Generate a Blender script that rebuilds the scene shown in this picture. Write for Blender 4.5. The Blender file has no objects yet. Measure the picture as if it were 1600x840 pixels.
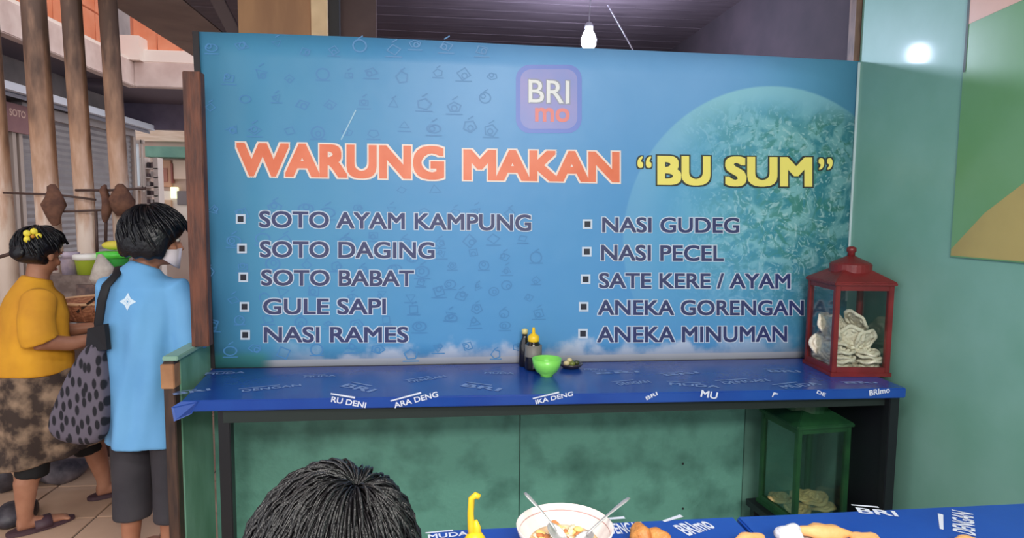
import bpy, bmesh, math, random
from mathutils import Vector, Matrix, Euler
random.seed(7)
S = bpy.context.scene
COL = S.collection
# ---------------------------------------------------------------- camera
F, YAW, PITCH, ROLL = 998.847, 0.11453, -0.08785, 0.00943
CAM = Vector((0.99995, -2.92419, 1.55041))
cy, sy, cp, sp = math.cos(YAW), math.sin(YAW), math.cos(PITCH), math.sin(PITCH)
FW = Vector((sy*cp, cy*cp, sp)); RT0 = Vector((cy, -sy, 0)); UP0 = RT0.cross(FW)
RT = RT0*math.cos(ROLL) + UP0*math.sin(ROLL); UP = -RT0*math.sin(ROLL) + UP0*math.cos(ROLL)
cd = bpy.data.cameras.new('camera'); cam = bpy.data.objects.new('camera', cd); COL.objects.link(cam)
cd.sensor_width = 36; cd.lens = F/1600*36; cd.clip_start = .05
m = Matrix((RT, UP, -FW)).transposed().to_4x4(); m.translation = CAM; cam.matrix_world = m
S.camera = cam
# ---------------------------------------------------------------- world, lamps, exposure
W = bpy.data.worlds.new('world'); S.world = W; W.use_nodes = True
bg = W.node_tree.nodes['Background']; bg.inputs[0].default_value = (.93, .95, 1, 1); bg.inputs[1].default_value = 1.5
S.view_settings.view_transform = 'Standard'; S.view_settings.look = 'None'
S.view_settings.exposure = 0.0; S.view_settings.gamma = 1
def area(name, loc, rot, sx, sy_, power, color=(1, 1, 1)):
    l = bpy.data.lights.new(name, 'AREA'); l.shape = 'RECTANGLE'; l.size = sx; l.size_y = sy_; l.energy = power; l.color = color
    o = bpy.data.objects.new(name, l); o.location = loc; o.rotation_euler = rot; COL.objects.link(o); return o
area('room_fill_light', (1.2, -2.7, 2.86), (0, 0, 0), 1.3, .4, 46, (1, .96, .9))  # unseen lamp added to brighten the room
area('rear_fill_light', (1.3, -4.5, 2.7), (math.radians(58), 0, 0), 1.3, .4, 84, (1, .96, .9))  # unseen lamp added behind the camera, tilted to brighten banner and panels
BULB = Vector((1.909, 1.0, 2.615))

def at(px, py, ax, val):
    v = FW*F + RT*(px-800) - UP*(py-420)
    return CAM + v*((val-CAM[ax])/v[ax])

# ---------------------------------------------------------------- helpers
def lin(c):
    return tuple((x/255/12.92 if x/255 <= .04045 else ((x/255+.055)/1.055)**2.4) for x in c)
MATS = {}
def mat(name, c, rough=.6, c2=None, scale=8, metal=0, bump=0, bscale=60, spec=.5, detail=4, stretch=None, trans=0, alpha=1, contrast=(.35, .65), coat=0, emis=None, estr=0):
    if name in MATS: return MATS[name]
    M = bpy.data.materials.new(name); M.use_nodes = True; N = M.node_tree; B = N.nodes['Principled BSDF']
    B.inputs['Base Color'].default_value = (*lin(c), 1); B.inputs['Roughness'].default_value = rough
    B.inputs['Metallic'].default_value = metal; B.inputs['Specular IOR Level'].default_value = spec
    if trans: B.inputs['Transmission Weight'].default_value = trans; B.inputs['IOR'].default_value = 1.45
    if coat: B.inputs['Coat Weight'].default_value = coat; B.inputs['Coat Roughness'].default_value = .1
    if alpha < 1: B.inputs['Alpha'].default_value = alpha
    if emis: B.inputs['Emission Color'].default_value = (*lin(emis), 1); B.inputs['Emission Strength'].default_value = estr
    tc = N.nodes.new('ShaderNodeTexCoord'); mp = N.nodes.new('ShaderNodeMapping'); N.links.new(tc.outputs['Object'], mp.inputs[0])
    if stretch: mp.inputs['Scale'].default_value = stretch
    if c2:
        n = N.nodes.new('ShaderNodeTexNoise'); n.inputs['Scale'].default_value = scale; n.inputs['Detail'].default_value = detail
        r = N.nodes.new('ShaderNodeMapRange'); r.inputs[1].default_value, r.inputs[2].default_value = contrast
        x = N.nodes.new('ShaderNodeMix'); x.data_type = 'RGBA'
        x.inputs[6].default_value = (*lin(c), 1); x.inputs[7].default_value = (*lin(c2), 1)
        N.links.new(mp.outputs[0], n.inputs['Vector']); N.links.new(n.outputs[0], r.inputs[0]); N.links.new(r.outputs[0], x.inputs[0]); N.links.new(x.outputs[2], B.inputs['Base Color'])
    if bump:
        n = N.nodes.new('ShaderNodeTexNoise'); n.inputs['Scale'].default_value = bscale; n.inputs['Detail'].default_value = 3
        b = N.nodes.new('ShaderNodeBump'); b.inputs['Strength'].default_value = bump; b.inputs['Distance'].default_value = .01
        N.links.new(mp.outputs[0], n.inputs['Vector']); N.links.new(n.outputs[0], b.inputs['Height']); N.links.new(b.outputs[0], B.inputs['Normal'])
    MATS[name] = M; return M

def link(name, me, m, parent=None, smooth=False):
    o = bpy.data.objects.new(name, me); COL.objects.link(o)
    if m is not None: me.materials.append(m)
    if smooth: me.polygons.foreach_set('use_smooth', [True]*len(me.polygons))
    if parent: o.parent = parent; o.matrix_parent_inverse = Matrix.Identity(4)
    return o
def tag(o, label=None, cat=None, group=None, kind=None):
    for k, v in (('label', label), ('category', cat), ('group', group), ('kind', kind)):
        if v: o[k] = v
    return o
def empty(name, loc, rz=0, label=None, cat=None, group=None, kind=None, scale=1):
    o = bpy.data.objects.new(name, None); COL.objects.link(o); o.location = loc; o.rotation_euler = (0, 0, rz); o.scale = (scale,)*3
    o.empty_display_size = .05
    return tag(o, label, cat, group, kind)
class G:
    """mesh gatherer"""
    def __init__(s): s.v = []; s.f = []
    def add(s, v, f, M=None):
        b = len(s.v); s.v += [tuple(M @ Vector(p)) if M else tuple(p) for p in v]; s.f += [tuple(i+b for i in q) for q in f]; return s
    def box(s, lo, hi, M=None):
        x0, y0, z0 = lo; x1, y1, z1 = hi
        return s.add([(x0,y0,z0),(x1,y0,z0),(x1,y1,z0),(x0,y1,z0),(x0,y0,z1),(x1,y0,z1),(x1,y1,z1),(x0,y1,z1)],
              [(0,3,2,1),(4,5,6,7),(0,1,5,4),(1,2,6,5),(2,3,7,6),(3,0,4,7)], M)
    def bar(s, a, b, w, d=None, side=None):
        d = d or w; a = Vector(a); b = Vector(b); t = (b-a).normalized()
        u = Vector(side) if side else (Vector((0,0,1)) if abs(t.z) < .9 else Vector((1,0,0)))
        x = t.cross(u).normalized(); y = x.cross(t)
        p = [c + x*i*w/2 + y*j*d/2 for c in (a, b) for i, j in ((-1,-1),(1,-1),(1,1),(-1,1))]
        return s.add(p, [(0,1,2,3),(7,6,5,4),(0,4,5,1),(1,5,6,2),(2,6,7,3),(3,7,4,0)])
    def rings(s, rs, n, caps=True, M=None):
        v = [p for r in rs for p in r]; f = []
        for k in range(len(rs)-1):
            for i in range(n):
                j = (i+1) % n; f.append((k*n+i, k*n+j, (k+1)*n+j, (k+1)*n+i))
        if caps: f.append(tuple(range(n))[::-1]); f.append(tuple((len(rs)-1)*n+i for i in range(n)))
        return s.add(v, f, M)
    def tube(s, pts, r, n=8, flat=1.0, side=None, caps=True):
        pts = [Vector(p) for p in pts]; rr = r if isinstance(r, (list, tuple)) else [r]*len(pts); rs = []
        ref = Vector(side) if side else None
        for i, p in enumerate(pts):
            t = (pts[min(i+1, len(pts)-1)]-pts[max(i-1, 0)]).normalized()
            if ref is None: ref = Vector((1,0,0)) if abs(t.x) < .8 else Vector((0,1,0))
            u = (ref - t*ref.dot(t)).normalized(); ref = u if side is None else ref; w = t.cross(u)
            q = rr[i]; a, b = q if isinstance(q, (list, tuple)) else (q, q*flat)
            rs.append([p + u*math.cos(2*math.pi*k/n)*a + w*math.sin(2*math.pi*k/n)*b for k in range(n)])
        return s.rings(rs, n, caps)
    def lathe(s, prof, n=24, M=None, caps=True):
        rs = [[(r*math.cos(2*math.pi*k/n), r*math.sin(2*math.pi*k/n), z) for k in range(n)] for r, z in prof]
        return s.rings(rs, n, caps, M)
    def ell(s, c, r, n=14, M0=None):
        rs = []; m_ = n//2+1
        for i in range(m_):
            a = math.pi*(i+.02*(i == 0)-.02*(i == m_-1))/(m_-1) if 0 < i < m_-1 else (.02 if i == 0 else math.pi-.02)
            rs.append([(math.sin(a)*math.cos(2*math.pi*k/n)*r[0], math.sin(a)*math.sin(2*math.pi*k/n)*r[1], -math.cos(a)*r[2]) for k in range(n)])
        M = Matrix.Translation(Vector(c)) @ (M0.to_4x4() if M0 else Matrix.Identity(4))
        return s.rings(rs, n, True, M)
    def mesh(s, name='m', fix=True):
        me = bpy.data.meshes.new(name); me.from_pydata(s.v, [], s.f)
        if fix:
            bm = bmesh.new(); bm.from_mesh(me); bmesh.ops.recalc_face_normals(bm, faces=bm.faces); bm.to_mesh(me); bm.free()
        return me
    def build(s, name, m, parent=None, smooth=False, bevel=0):
        me = s.mesh(name)
        if bevel:
            bm = bmesh.new(); bm.from_mesh(me)
            es = [e for e in bm.edges if len(e.link_faces) == 2 and e.calc_face_angle(0) > .6]
            bmesh.ops.bevel(bm, geom=es, offset=bevel, segments=2, affect='EDGES', clamp_overlap=True); bm.to_mesh(me); bm.free()
        return link(name, me, m, parent, smooth)
def remesh(g, name, m, parent, voxel=.008, smooth=4, sub=0):
    """several closed lofts fused into ONE continuous surface"""
    me = g.mesh(name); t = bpy.data.objects.new('t', me); COL.objects.link(t)
    r = t.modifiers.new('r', 'REMESH'); r.mode = 'VOXEL'; r.voxel_size = voxel
    if smooth: k = t.modifiers.new('s', 'SMOOTH'); k.factor = .5; k.iterations = smooth
    dg = bpy.context.evaluated_depsgraph_get(); dg.update()
    n = bpy.data.meshes.new_from_object(t.evaluated_get(dg)); bpy.data.objects.remove(t)
    n.materials.clear()
    return link(name, n, m, parent, True)
def copytree(o, parent=None):
    c = o.copy(); COL.objects.link(c)
    if parent: c.parent = parent
    for ch in list(o.children): copytree(ch, c)
    return c
def RZ(a): return Matrix.Rotation(a, 4, 'Z')

# ---------------------------------------------------------------- materials
green_wall = mat('green_wall_paint', (128, 176, 164), .48, (116, 166, 150), 3, bump=.12, bscale=5, spec=.6, coat=.10)
green_board = mat('green_board_paint', (98, 154, 138), .55, (62, 108, 96), 5, bump=.3, bscale=40, contrast=(.45, .72), detail=9)
green_side = mat('green_side_board', (120, 168, 150), .5, (88, 130, 112), 6, stretch=(1, 1, .3))
rail_m = mat('dark_rail', (38, 56, 50), .6, (28, 40, 38), 9)
blackm = mat('black_frame', (22, 24, 30), .4)
brown = mat('brown_wood', (112, 62, 42), .55, (74, 40, 30), 10, stretch=(6, 6, .8), bump=.2, bscale=30)
brown2 = mat('pole_brown', (128, 100, 84), .55, (86, 66, 58), 9, stretch=(3, 3, .7))
darkwood = mat('dark_ceiling_wood', (120, 104, 112), .7, (100, 86, 94), 4, stretch=(.6, 4, 4))
ceilm = mat('brown_ceiling_board', (176, 152, 140), .7, (156, 134, 124), 3)
ply = mat('plywood', (170, 126, 88), .6, (150, 108, 76), 4, stretch=(3, 3, .5))
palewood = mat('pale_post', (232, 200, 158), .6, (214, 180, 140), 6)
vinyl = mat('blue_vinyl', (30, 74, 158), .26, (22, 60, 146), 3, spec=.5, bump=.06, bscale=14, coat=.15)
vinyl2 = mat('blue_vinyl_table', (26, 76, 172), .35, (18, 64, 158), 3, bump=.08, bscale=14)
print_m = mat('pale_print', (132, 156, 208), .45)
print_w = mat('white_print', (214, 218, 236), .45)
redm = mat('red_enamel', (122, 34, 36), .38, (100, 28, 30), 9, bump=.1)
greenm = mat('green_enamel', (34, 78, 44), .4, (22, 58, 36), 9)
skin = mat('skin', (172, 118, 92), .5, (158, 104, 80), 12, spec=.35)
skin2 = mat('skin_tan', (176, 124, 98), .5, (160, 108, 84), 12, spec=.35)
hairm = mat('black_hair', (9, 8, 11), .34, (20, 18, 22), 30, stretch=(8, 8, 1), spec=.6, bump=.4, bscale=90)
hair_hi = mat('black_hair_strand', (15, 13, 16), .32, spec=.45)
whitem = mat('white_ceramic', (236, 226, 224), .25, spec=.5)
steel = mat('steel', (206, 204, 206), .38, metal=.65)
def glassmat(name, tint, a):
    M = bpy.data.materials.new(name); M.use_nodes = True; N = M.node_tree; N.nodes.clear()
    o = N.nodes.new('ShaderNodeOutputMaterial'); t = N.nodes.new('ShaderNodeBsdfTransparent'); g = N.nodes.new('ShaderNodeBsdfGlossy'); x = N.nodes.new('ShaderNodeMixShader')
    fr = N.nodes.new('ShaderNodeFresnel'); fr.inputs[0].default_value = 1.45
    mp = N.nodes.new('ShaderNodeMath'); mp.operation = 'MULTIPLY'; mp.inputs[1].default_value = .5
    t.inputs[0].default_value = (*tint, 1); g.inputs['Roughness'].default_value = .08
    N.links.new(fr.outputs[0], mp.inputs[0]); N.links.new(mp.outputs[0], x.inputs[0]); N.links.new(t.outputs[0], x.inputs[1]); N.links.new(g.outputs[0], x.inputs[2]); N.links.new(x.outputs[0], o.inputs[0])
    return M
glass = glassmat('case_glass', (.93, .95, .94), .0)
glass_g = glassmat('case_glass_green', (.86, .93, .9), .0)

# ================================================================ SETTING
ZC = .85                                   # counter height
fl = empty('floor', (0, 0, 0), kind='structure')
G().box((-7, -6, -.1), (6, 10, -.008)).build('slab', mat('floor_slab', (120, 104, 92), .8, (100, 88, 78), 5), fl)
tilem = mat('tan_tile', (206, 172, 146), .45, (184, 148, 124), 2.5, bump=.05)
tile_me = None
for i in range(11):
    for j in range(22):
        g0 = bpy.data.objects.new('tile', tile_me) if tile_me else None
        if not tile_me:
            gg = G().box((0, 0, -.008), (.392, .392, 0)); a = gg.build('tile', tilem, fl, bevel=.003); tile_me = a.data; g0 = a
        else:
            COL.objects.link(g0); g0.parent = fl
        g0.location = (-3.52+i*.4, -1.6+j*.4, random.uniform(-.001, .001))
G().box((.9, -6, -.008), (3, .0, .0)).build('room_floor', mat('room_floor', (150, 140, 130), .6, (130, 120, 112), 4), fl)

# right wall and poster
wr = G().box((3, -5, 0), (3.12, -.0, 3.0)).build('wall_right', green_wall); tag(wr, kind='structure')
pst = empty('wall_poster', (2.998, -.75, 1.8), 0, 'green and tan printed poster on the right wall, seen at its edge', 'poster')
G().box((-.006, -1.4, -.405), (0, .115, .75)).build('sheet', mat('poster_green', (98, 150, 96), .35, (112, 160, 116), 2), pst)
def polyprint(name, pts, m, parent, off=(0, 0, 0)):
    g = G(); n = len(pts); g.add(pts, [tuple(range(n))]); return g.build(name, m, parent)
polyprint('tan_shape', [(-.007, .112, -.40), (-.007, .112, -.375), (-.007, -.03, -.235), (-.007, -.3, -.05), (-.007, -1.39, -.05), (-.007, -1.39, -.40)], mat('poster_tan', (184, 166, 104), .4, (170, 152, 96), 3), pst)
polyprint('pink_shape', [(-.007, .112, .475), (-.007, .112, .75), (-.007, -1.39, .75), (-.007, -1.39, .56), (-.007, -.2, .50)], mat('poster_pink', (214, 170, 150), .4, (196, 160, 140), 3), pst)
polyprint('dark_border', [(-.0075, .115, .30), (-.0075, .115, .75), (-.0075, .103, .75), (-.0075, .103, .30)], mat('poster_dark', (60, 76, 70), .5), pst)
# corner posts
cp_ = G().box((2.975, .01, 0), (3.02, .06, 3.0)).build('corner_post', brown2); tag(cp_, 'slim brown corner post where the banner meets the green wall', 'post')
tag(G().box((3.0, .06, 0), (3.1, 4.6, 3.0)).build('wall_right_rear', mat('dark_rear_wall', (74, 62, 70), .8, (58, 50, 58), 3)), kind='structure')

# partition below counter
wb = empty('wall_back', (0, 0, 0), kind='structure')
xs = at(812, 720, 1, 0).x
G().box((.0, 0, 0), (xs-.002, .03, .72)).build('panel', green_board, wb, bevel=.002)
G().box((xs+.002, 0.002, 0), (2.5, .03, .725)).build('panel', green_board, wb, bevel=.002)
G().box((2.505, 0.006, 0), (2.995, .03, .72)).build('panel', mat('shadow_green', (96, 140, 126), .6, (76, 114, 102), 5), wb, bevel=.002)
G().box((.0, -.012, .665), (2.35, .0, ZC-.035)).build('rail', rail_m, wb)
G().box((.0, .006, .72), (2.99, .03, 2.27)).build('backing_board', mat('backing', (70, 54, 46), .7, (56, 44, 40), 5), wb)
nail = G()
for px, py in ((1067, 724), (1067, 794)):
    p = at(px, py, 1, 0); nail.ell((p.x, -.001, p.z), (.006, .003, .006), 8)
nail.build('screw', mat('nail', (20, 22, 24), .5), wb)

# left side board, cap, wood post
sb = empty('side_board', (0, 0, 0), 0, 'low green wooden board at the left end of the blue counter', 'board')
p1 = at(335, 525, 1, 0)
zb_ = p1.z
G().box((-.03, -.345, 0), (0, -.02, zb_-.018)).build('board', mat('side_green', (128, 176, 156), .5, (92, 138, 112), 5, stretch=(1, 1, .4)), sb)
G().box((-.045, -.40, zb_-.018), (.012, -.015, zb_)).build('cap', mat('cap_green', (150, 184, 168), .5, (130, 166, 148), 9), sb, bevel=.003)
G().box((-.045, -.398, 0), (-.004, -.347, zb_-.02)).build('end_stile', mat('dark_stile', (78, 54, 42), .6, (46, 32, 30), 10, stretch=(5, 5, .6)), sb, bevel=.003)
G().box((-.052, -.404, zb_-.125), (-.002, -.343, zb_-.03)).build('end_block', mat('tan_block', (176, 128, 90), .6, (150, 104, 72), 12), sb, bevel=.003)
pa = at(302, 113, 1, -.2)
pq = at(316, 522, 1, -.2); pd = (pa-pq)/(pa.z-pq.z)
tag(G().bar(pq+pd*(zb_-pq.z), pa, .068, .05, side=(0, 1, 0)).build('wooden_post', brown, bevel=.003), 'reddish brown wooden post at the left edge of the banner', 'post')

# ================================================================ BANNER
def banner_material():
    M = bpy.data.materials.new('banner_print'); M.use_nodes = True; N = M.node_tree; B = N.nodes['Principled BSDF']; L = N.links.new
    B.inputs['Roughness'].default_value = .42; B.inputs['Specular IOR Level'].default_value = .35
    tc = N.nodes.new('ShaderNodeTexCoord'); sx = N.nodes.new('ShaderNodeSeparateXYZ'); L(tc.outputs['Object'], sx.inputs[0])
    def noise(sc, det=4, vec=None, dist=0):
        n = N.nodes.new('ShaderNodeTexNoise'); n.inputs['Scale'].default_value = sc; n.inputs['Detail'].default_value = det; n.inputs['Distortion'].default_value = dist
        L(vec or tc.outputs['Object'], n.inputs['Vector']); return n.outputs[0]
    def mr(v, a, b, c=0, d=1, smooth=True):
        r = N.nodes.new('ShaderNodeMapRange'); r.interpolation_type = 'SMOOTHSTEP' if smooth else 'LINEAR'
        for i, x in enumerate((a, b, c, d)): r.inputs[i+1].default_value = x
        L(v, r.inputs[0]); return r.outputs[0]
    def math_(op, a, b=None):
        n = N.nodes.new('ShaderNodeMath'); n.operation = op
        for i, x in enumerate((a, b)):
            if x is None: continue
            if isinstance(x, (int, float)): n.inputs[i].default_value = x
            else: L(x, n.inputs[i])
        return n.outputs[0]
    def mix(f, a, b):
        n = N.nodes.new('ShaderNodeMix'); n.data_type = 'RGBA'
        if isinstance(f, (int, float)): n.inputs[0].default_value = f
        else: L(f, n.inputs[0])
        for i, x in ((6, a), (7, b)):
            if isinstance(x, tuple): n.inputs[i].default_value = (*lin(x), 1)
            else: L(x, n.inputs[i])
        return n.outputs[2]
    X, Z = sx.outputs[0], sx.outputs[2]
    base = mix(mr(X, 0, 1.3), (82, 148, 180), (88, 150, 200))
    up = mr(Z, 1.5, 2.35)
    base = mix(math_('MULTIPLY', up, mr(X, .6, 1.5)), base, (126, 176, 224))  # bulb glare at the top centre, painted into the print colour
    base = mix(math_('MULTIPLY', noise(3, 6), .45), base, (62, 132, 192))
    base = mix(mr(X, 2.2, 3.0, 0, .5), base, (70, 150, 170))
    # round photo
    C0 = at(1200, 373, 1, 0); R0 = (at(1200, 373, 1, 0)-at(1200, 133, 1, 0)).length
    dx = math_('SUBTRACT', X, C0.x); dz = math_('SUBTRACT', Z, C0.z)
    d = math_('SQRT', math_('ADD', math_('MULTIPLY', dx, dx), math_('MULTIPLY', dz, dz)))
    inside = mr(d, R0, R0-.012)
    food = mix(mr(noise(5, 8, dist=2.5), .40, .60), (52, 132, 140), (134, 190, 190))
    food = mix(mr(noise(7, 8, dist=3), .48, .60, 0, .85), food, (60, 128, 96))
    food = mix(mr(noise(14, 6, dist=4), .54, .64, 0, .8), food, (176, 214, 212))
    foodmask = math_('MULTIPLY', mr(X, 1.95, 2.75), mr(Z, 2.12, 1.95))
    plate = mix(mr(d, R0-.2, R0), (98, 168, 204), (142, 198, 216))
    disk = mix(math_('MULTIPLY', foodmask, .85), plate, food)
    fade = math_('MULTIPLY', inside, mr(Z, .9, 1.5, .0, 1)); fade = math_('MULTIPLY', fade, mr(X, 1.8, 2.35, .2, .95))
    base = mix(fade, base, disk)
    # pale splash along the foot of the print
    w = math_('ADD', Z, math_('MULTIPLY', noise(7, 8), -.32))
    sp_ = math_('MULTIPLY', mr(w, .80, .72), math_('MULTIPLY', mr(X, .2, .6), mr(X, 2.7, 2.0, .5, 1)))
    base = mix(math_('MULTIPLY', sp_, .8), base, (204, 210, 224))
    base = mix(mr(Z, ZC+.035, ZC+.03), base, (206, 208, 214))
    base = mix(math_('MULTIPLY', mr(X, .28, .2), mr(Z, ZC+.09, ZC+.04)), base, (84, 160, 160))
    L(base, B.inputs['Base Color'])
    b = N.nodes.new('ShaderNodeBump'); b.inputs['Strength'].default_value = .25; b.inputs['Distance'].default_value = .02; L(noise(5, 2), b.inputs['Height']); L(b.outputs[0], B.inputs['Normal'])
    return M
BY = -.004
ban = empty('menu_banner', (0, 0, 0), 0, 'large blue printed food stall menu banner with orange and yellow title', 'banner')
tops = [(311, 50), (420, 53), (530, 57), (670, 63), (820, 71), (1000, 79), (1180, 87), (1344, 96)]
nr = 14; v = []; f = []
for i in range(len(tops)):
    t = at(*tops[i], 1, 0); xb = at(337+(tops[i][0]-311)/(1344-311)*(1319-337), 573, 1, 0).x
    for j in range(nr+1):
        s = j/nr; v.append((t.x*(1-s)+xb*s, BY-.002*math.sin(i*1.7+s*5)**2*(0 < j < nr), t.z*(1-s)+(ZC+.001)*s))
for i in range(len(tops)-1):
    for j in range(nr):
        a = i*(nr+1)+j; f.append((a, a+1, a+nr+2, a+nr+1))
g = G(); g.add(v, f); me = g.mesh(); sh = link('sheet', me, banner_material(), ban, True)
mo = sh.modifiers.new('thick', 'SOLIDIFY'); mo.thickness = .0015; mo.offset = -1
if sum(p.normal.y for p in me.polygons) > 0: me.flip_normals()
TLp = at(311, 50, 1, 0); BLp = at(337, 573, 1, 0)
G().bar((TLp.x-.012, .0, TLp.z), (BLp.x-.012, .0, ZC), .025, .02, side=(0, 1, 0)).build('edge_lath', mat('dark_lath', (34, 28, 32), .6), ban)
TRp = at(1341, 98, 1, 0); BRp = at(1321, 470, 1, 0)
G().bar((TRp.x, BY-.004, TRp.z), (BRp.x, BY-.004, BRp.z), .012, .002, side=(0, 1, 0)).build('edge_fold', mat('pale_fold', (176, 196, 200), .5), ban)

def text_geo(s, off):
    cu = bpy.data.curves.new('t', 'FONT'); cu.body = s; cu.offset = off; cu.resolution_u = 4
    o = bpy.data.objects.new('t', cu); COL.objects.link(o)
    dg = bpy.context.evaluated_depsgraph_get(); dg.update()
    me = bpy.data.meshes.new_from_object(o.evaluated_get(dg)); bpy.data.objects.remove(o)
    v = [p.co.copy() for p in me.vertices]; f = [tuple(p.vertices) for p in me.polygons]; bpy.data.meshes.remove(me); return v, f
TG = {}
def bold_geo(s, w):
    """letters thickened evenly by w: the glyph swept round a small square path"""
    if s not in TG: TG[s] = text_geo(s, 0)
    v, f = TG[s]
    if w <= 0: return v, f
    st = [(-1, -1), (0, -1), (1, -1), (1, 0), (1, 1), (0, 1), (-1, 1), (-1, 0), (0, 0)] if w < .035 else [(i/2, j/2) for i in range(-2, 3) for j in range(-2, 3)]
    V = []; F_ = []
    for a, b in st:
        n = len(V); V += [Vector((p.x+a*w, p.y+b*w, len(F_)/max(1, len(f)))) for p in v]; F_ += [tuple(i+n for i in q) for q in f]
    return V, F_
def bil(q, u, w):   # q: TL TR BR BL
    return (q[3]*(1-u)+q[2]*u)*(1-w) + (q[0]*(1-u)+q[1]*u)*w
def text3(name, s, quad, m, parent, boff=.0, off=0.0, lift=(0, 0, 0)):
    """flat lettering fitted to a quad (TL,TR,BR,BL in world space); boff=weight, off=extra outline"""
    v0, _ = bold_geo(s, boff); v, f = bold_geo(s, boff+off)
    x0 = min(p.x for p in v0); x1 = max(p.x for p in v0); y0 = min(p.y for p in v0); y1 = max(p.y for p in v0)
    q = [Vector(p)+Vector(lift) for p in quad]
    nn = (q[3]-q[2]).cross(q[0]-q[3]).normalized()*-.00003
    vv = [bil(q, (p.x-x0)/(x1-x0), (p.y-y0)/(y1-y0))+nn*p.z for p in v]
    g = G(); g.add(vv, f); me = g.mesh(fix=False)
    return link(name, me, m, parent)
def bq(l, t, r, b, dt=0, y=BY-.004):      # banner quad, dt = drop of right end
    return [at(l, t, 1, y), at(r, t+dt, 1, y), at(r, b+dt, 1, y), at(l, b, 1, y)]
orange = mat('print_orange', (222, 108, 70), .45, (232, 126, 92), 6)
cream = mat('print_cream', (236, 216, 206), .45)
yellow = mat('print_yellow', (236, 222, 112), .45)
dk = mat('print_dark', (44, 52, 50), .45)
navy = mat('print_navy', (42, 52, 104), .45, (56, 60, 100), 2)
wh = mat('print_outline', (196, 208, 226), .45)
for s, q in (('WARUNG', bq(369, 222, 694, 275, 6)), ('MAKAN', bq(724, 233, 968, 281, 4))):
    text3('title_outline', s, q, cream, ban, .040, .034, (0, .0012, 0)); text3('title_lettering', s, q, orange, ban, .040)
for s, q in (('BU', bq(1027, 243, 1110, 289, 1)), ('SUM', bq(1133, 244, 1269, 291, 1)), ('\u201c', bq(996, 244, 1018, 262)), ('\u201d', bq(1279, 247, 1301, 265))):
    big = len(s) > 1
    text3('name_outline', s, q, dk, ban, .038 if big else .01, .036 if big else .03, (0, .0012, 0)); text3('name_lettering', s, q, yellow, ban, .038 if big else .01)
menu = [('SOTO AYAM KAMPUNG', 405, 329, 830, 355, 6, 376, 342), ('SOTO DAGING', 406, 376, 679, 402, 2, 378, 388), ('SOTO BABAT', 408, 421, 647, 446, 1, 380, 433),
        ('GULE SAPI', 411, 466, 603, 491, 0, 382, 479), ('NASI RAMES', 412, 510, 638, 535, 0, 383, 523),
        ('NASI GUDEG', 941, 339, 1155, 363, 1, 918, 350), ('NASI PECEL', 939, 382, 1131, 407, 1, 917, 393), ('SATE KERE / AYAM', 936, 426, 1235, 450, 1, 915, 436),
        ('ANEKA GORENGAN', 934, 468, 1256, 492, 1, 912, 479), ('ANEKA MINUMAN', 933, 510, 1230, 535, -1, 911, 521)]
for s, l, t, r, b, dt, bx_, by_ in menu:
    q = bq(l, t, r, b, dt)
    text3('menu_outline', s, q, wh, ban, .020, .034, (0, .0012, 0)); text3('menu_lettering', s, q, navy, ban, .020)
    for k, (h, m_) in enumerate(((7.5, wh), (4.6, mat('print_black', (26, 28, 44), .5)))):
        qq = bq(bx_-h, by_-h, bx_+h, by_+h); g = G(); g.add([p+Vector((0, .0012*(1-k), 0)) for p in qq], [(0, 3, 2, 1)]); g.build('bullet', m_, ban)
# app logo square
def rounded(l, t, r, b, rad, y, n=6):
    pts = []
    for cx_, cy_, a0 in ((r-rad, t+rad, -90), (r-rad, b-rad, 0), (l+rad, b-rad, 90), (l+rad, t+rad, 180)):
        for k in range(n+1):
            a = math.radians(a0+90*k/n); pts.append(at(cx_+rad*math.cos(a), cy_+rad*math.sin(a), 1, y))
    return pts
for nm, rc, rad, y, m_ in (('logo_border', (806, 101, 909, 208), 22, BY-.003, mat('logo_rim', (112, 132, 206), .45)), ('logo_ground', (813, 108, 902, 201), 17, BY-.0036, mat('logo_ground', (134, 146, 206), .45, (156, 150, 204), 5))):
    g = G(); pp = rounded(*rc, rad, y); g.add(pp, [tuple(range(len(pp)))[::-1]]); g.build(nm, m_, ban)
logo_w = mat('logo_white', (226, 226, 226), .45); logo_g = mat('logo_grey', (148, 150, 168), .45)
text3('logo_outline', 'BRI', bq(826, 124, 890, 160, 2, BY-.0048), logo_g, ban, .01, .025, (0, .0005, 0)); text3('logo_lettering', 'BRI', bq(826, 124, 890, 160, 2, BY-.0048), logo_w, ban, .012)
text3('logo_lettering', 'mo', bq(836, 168, 890, 190, 1, BY-.0048), mat('logo_coral', (226, 132, 128), .45), ban, .02)
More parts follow.
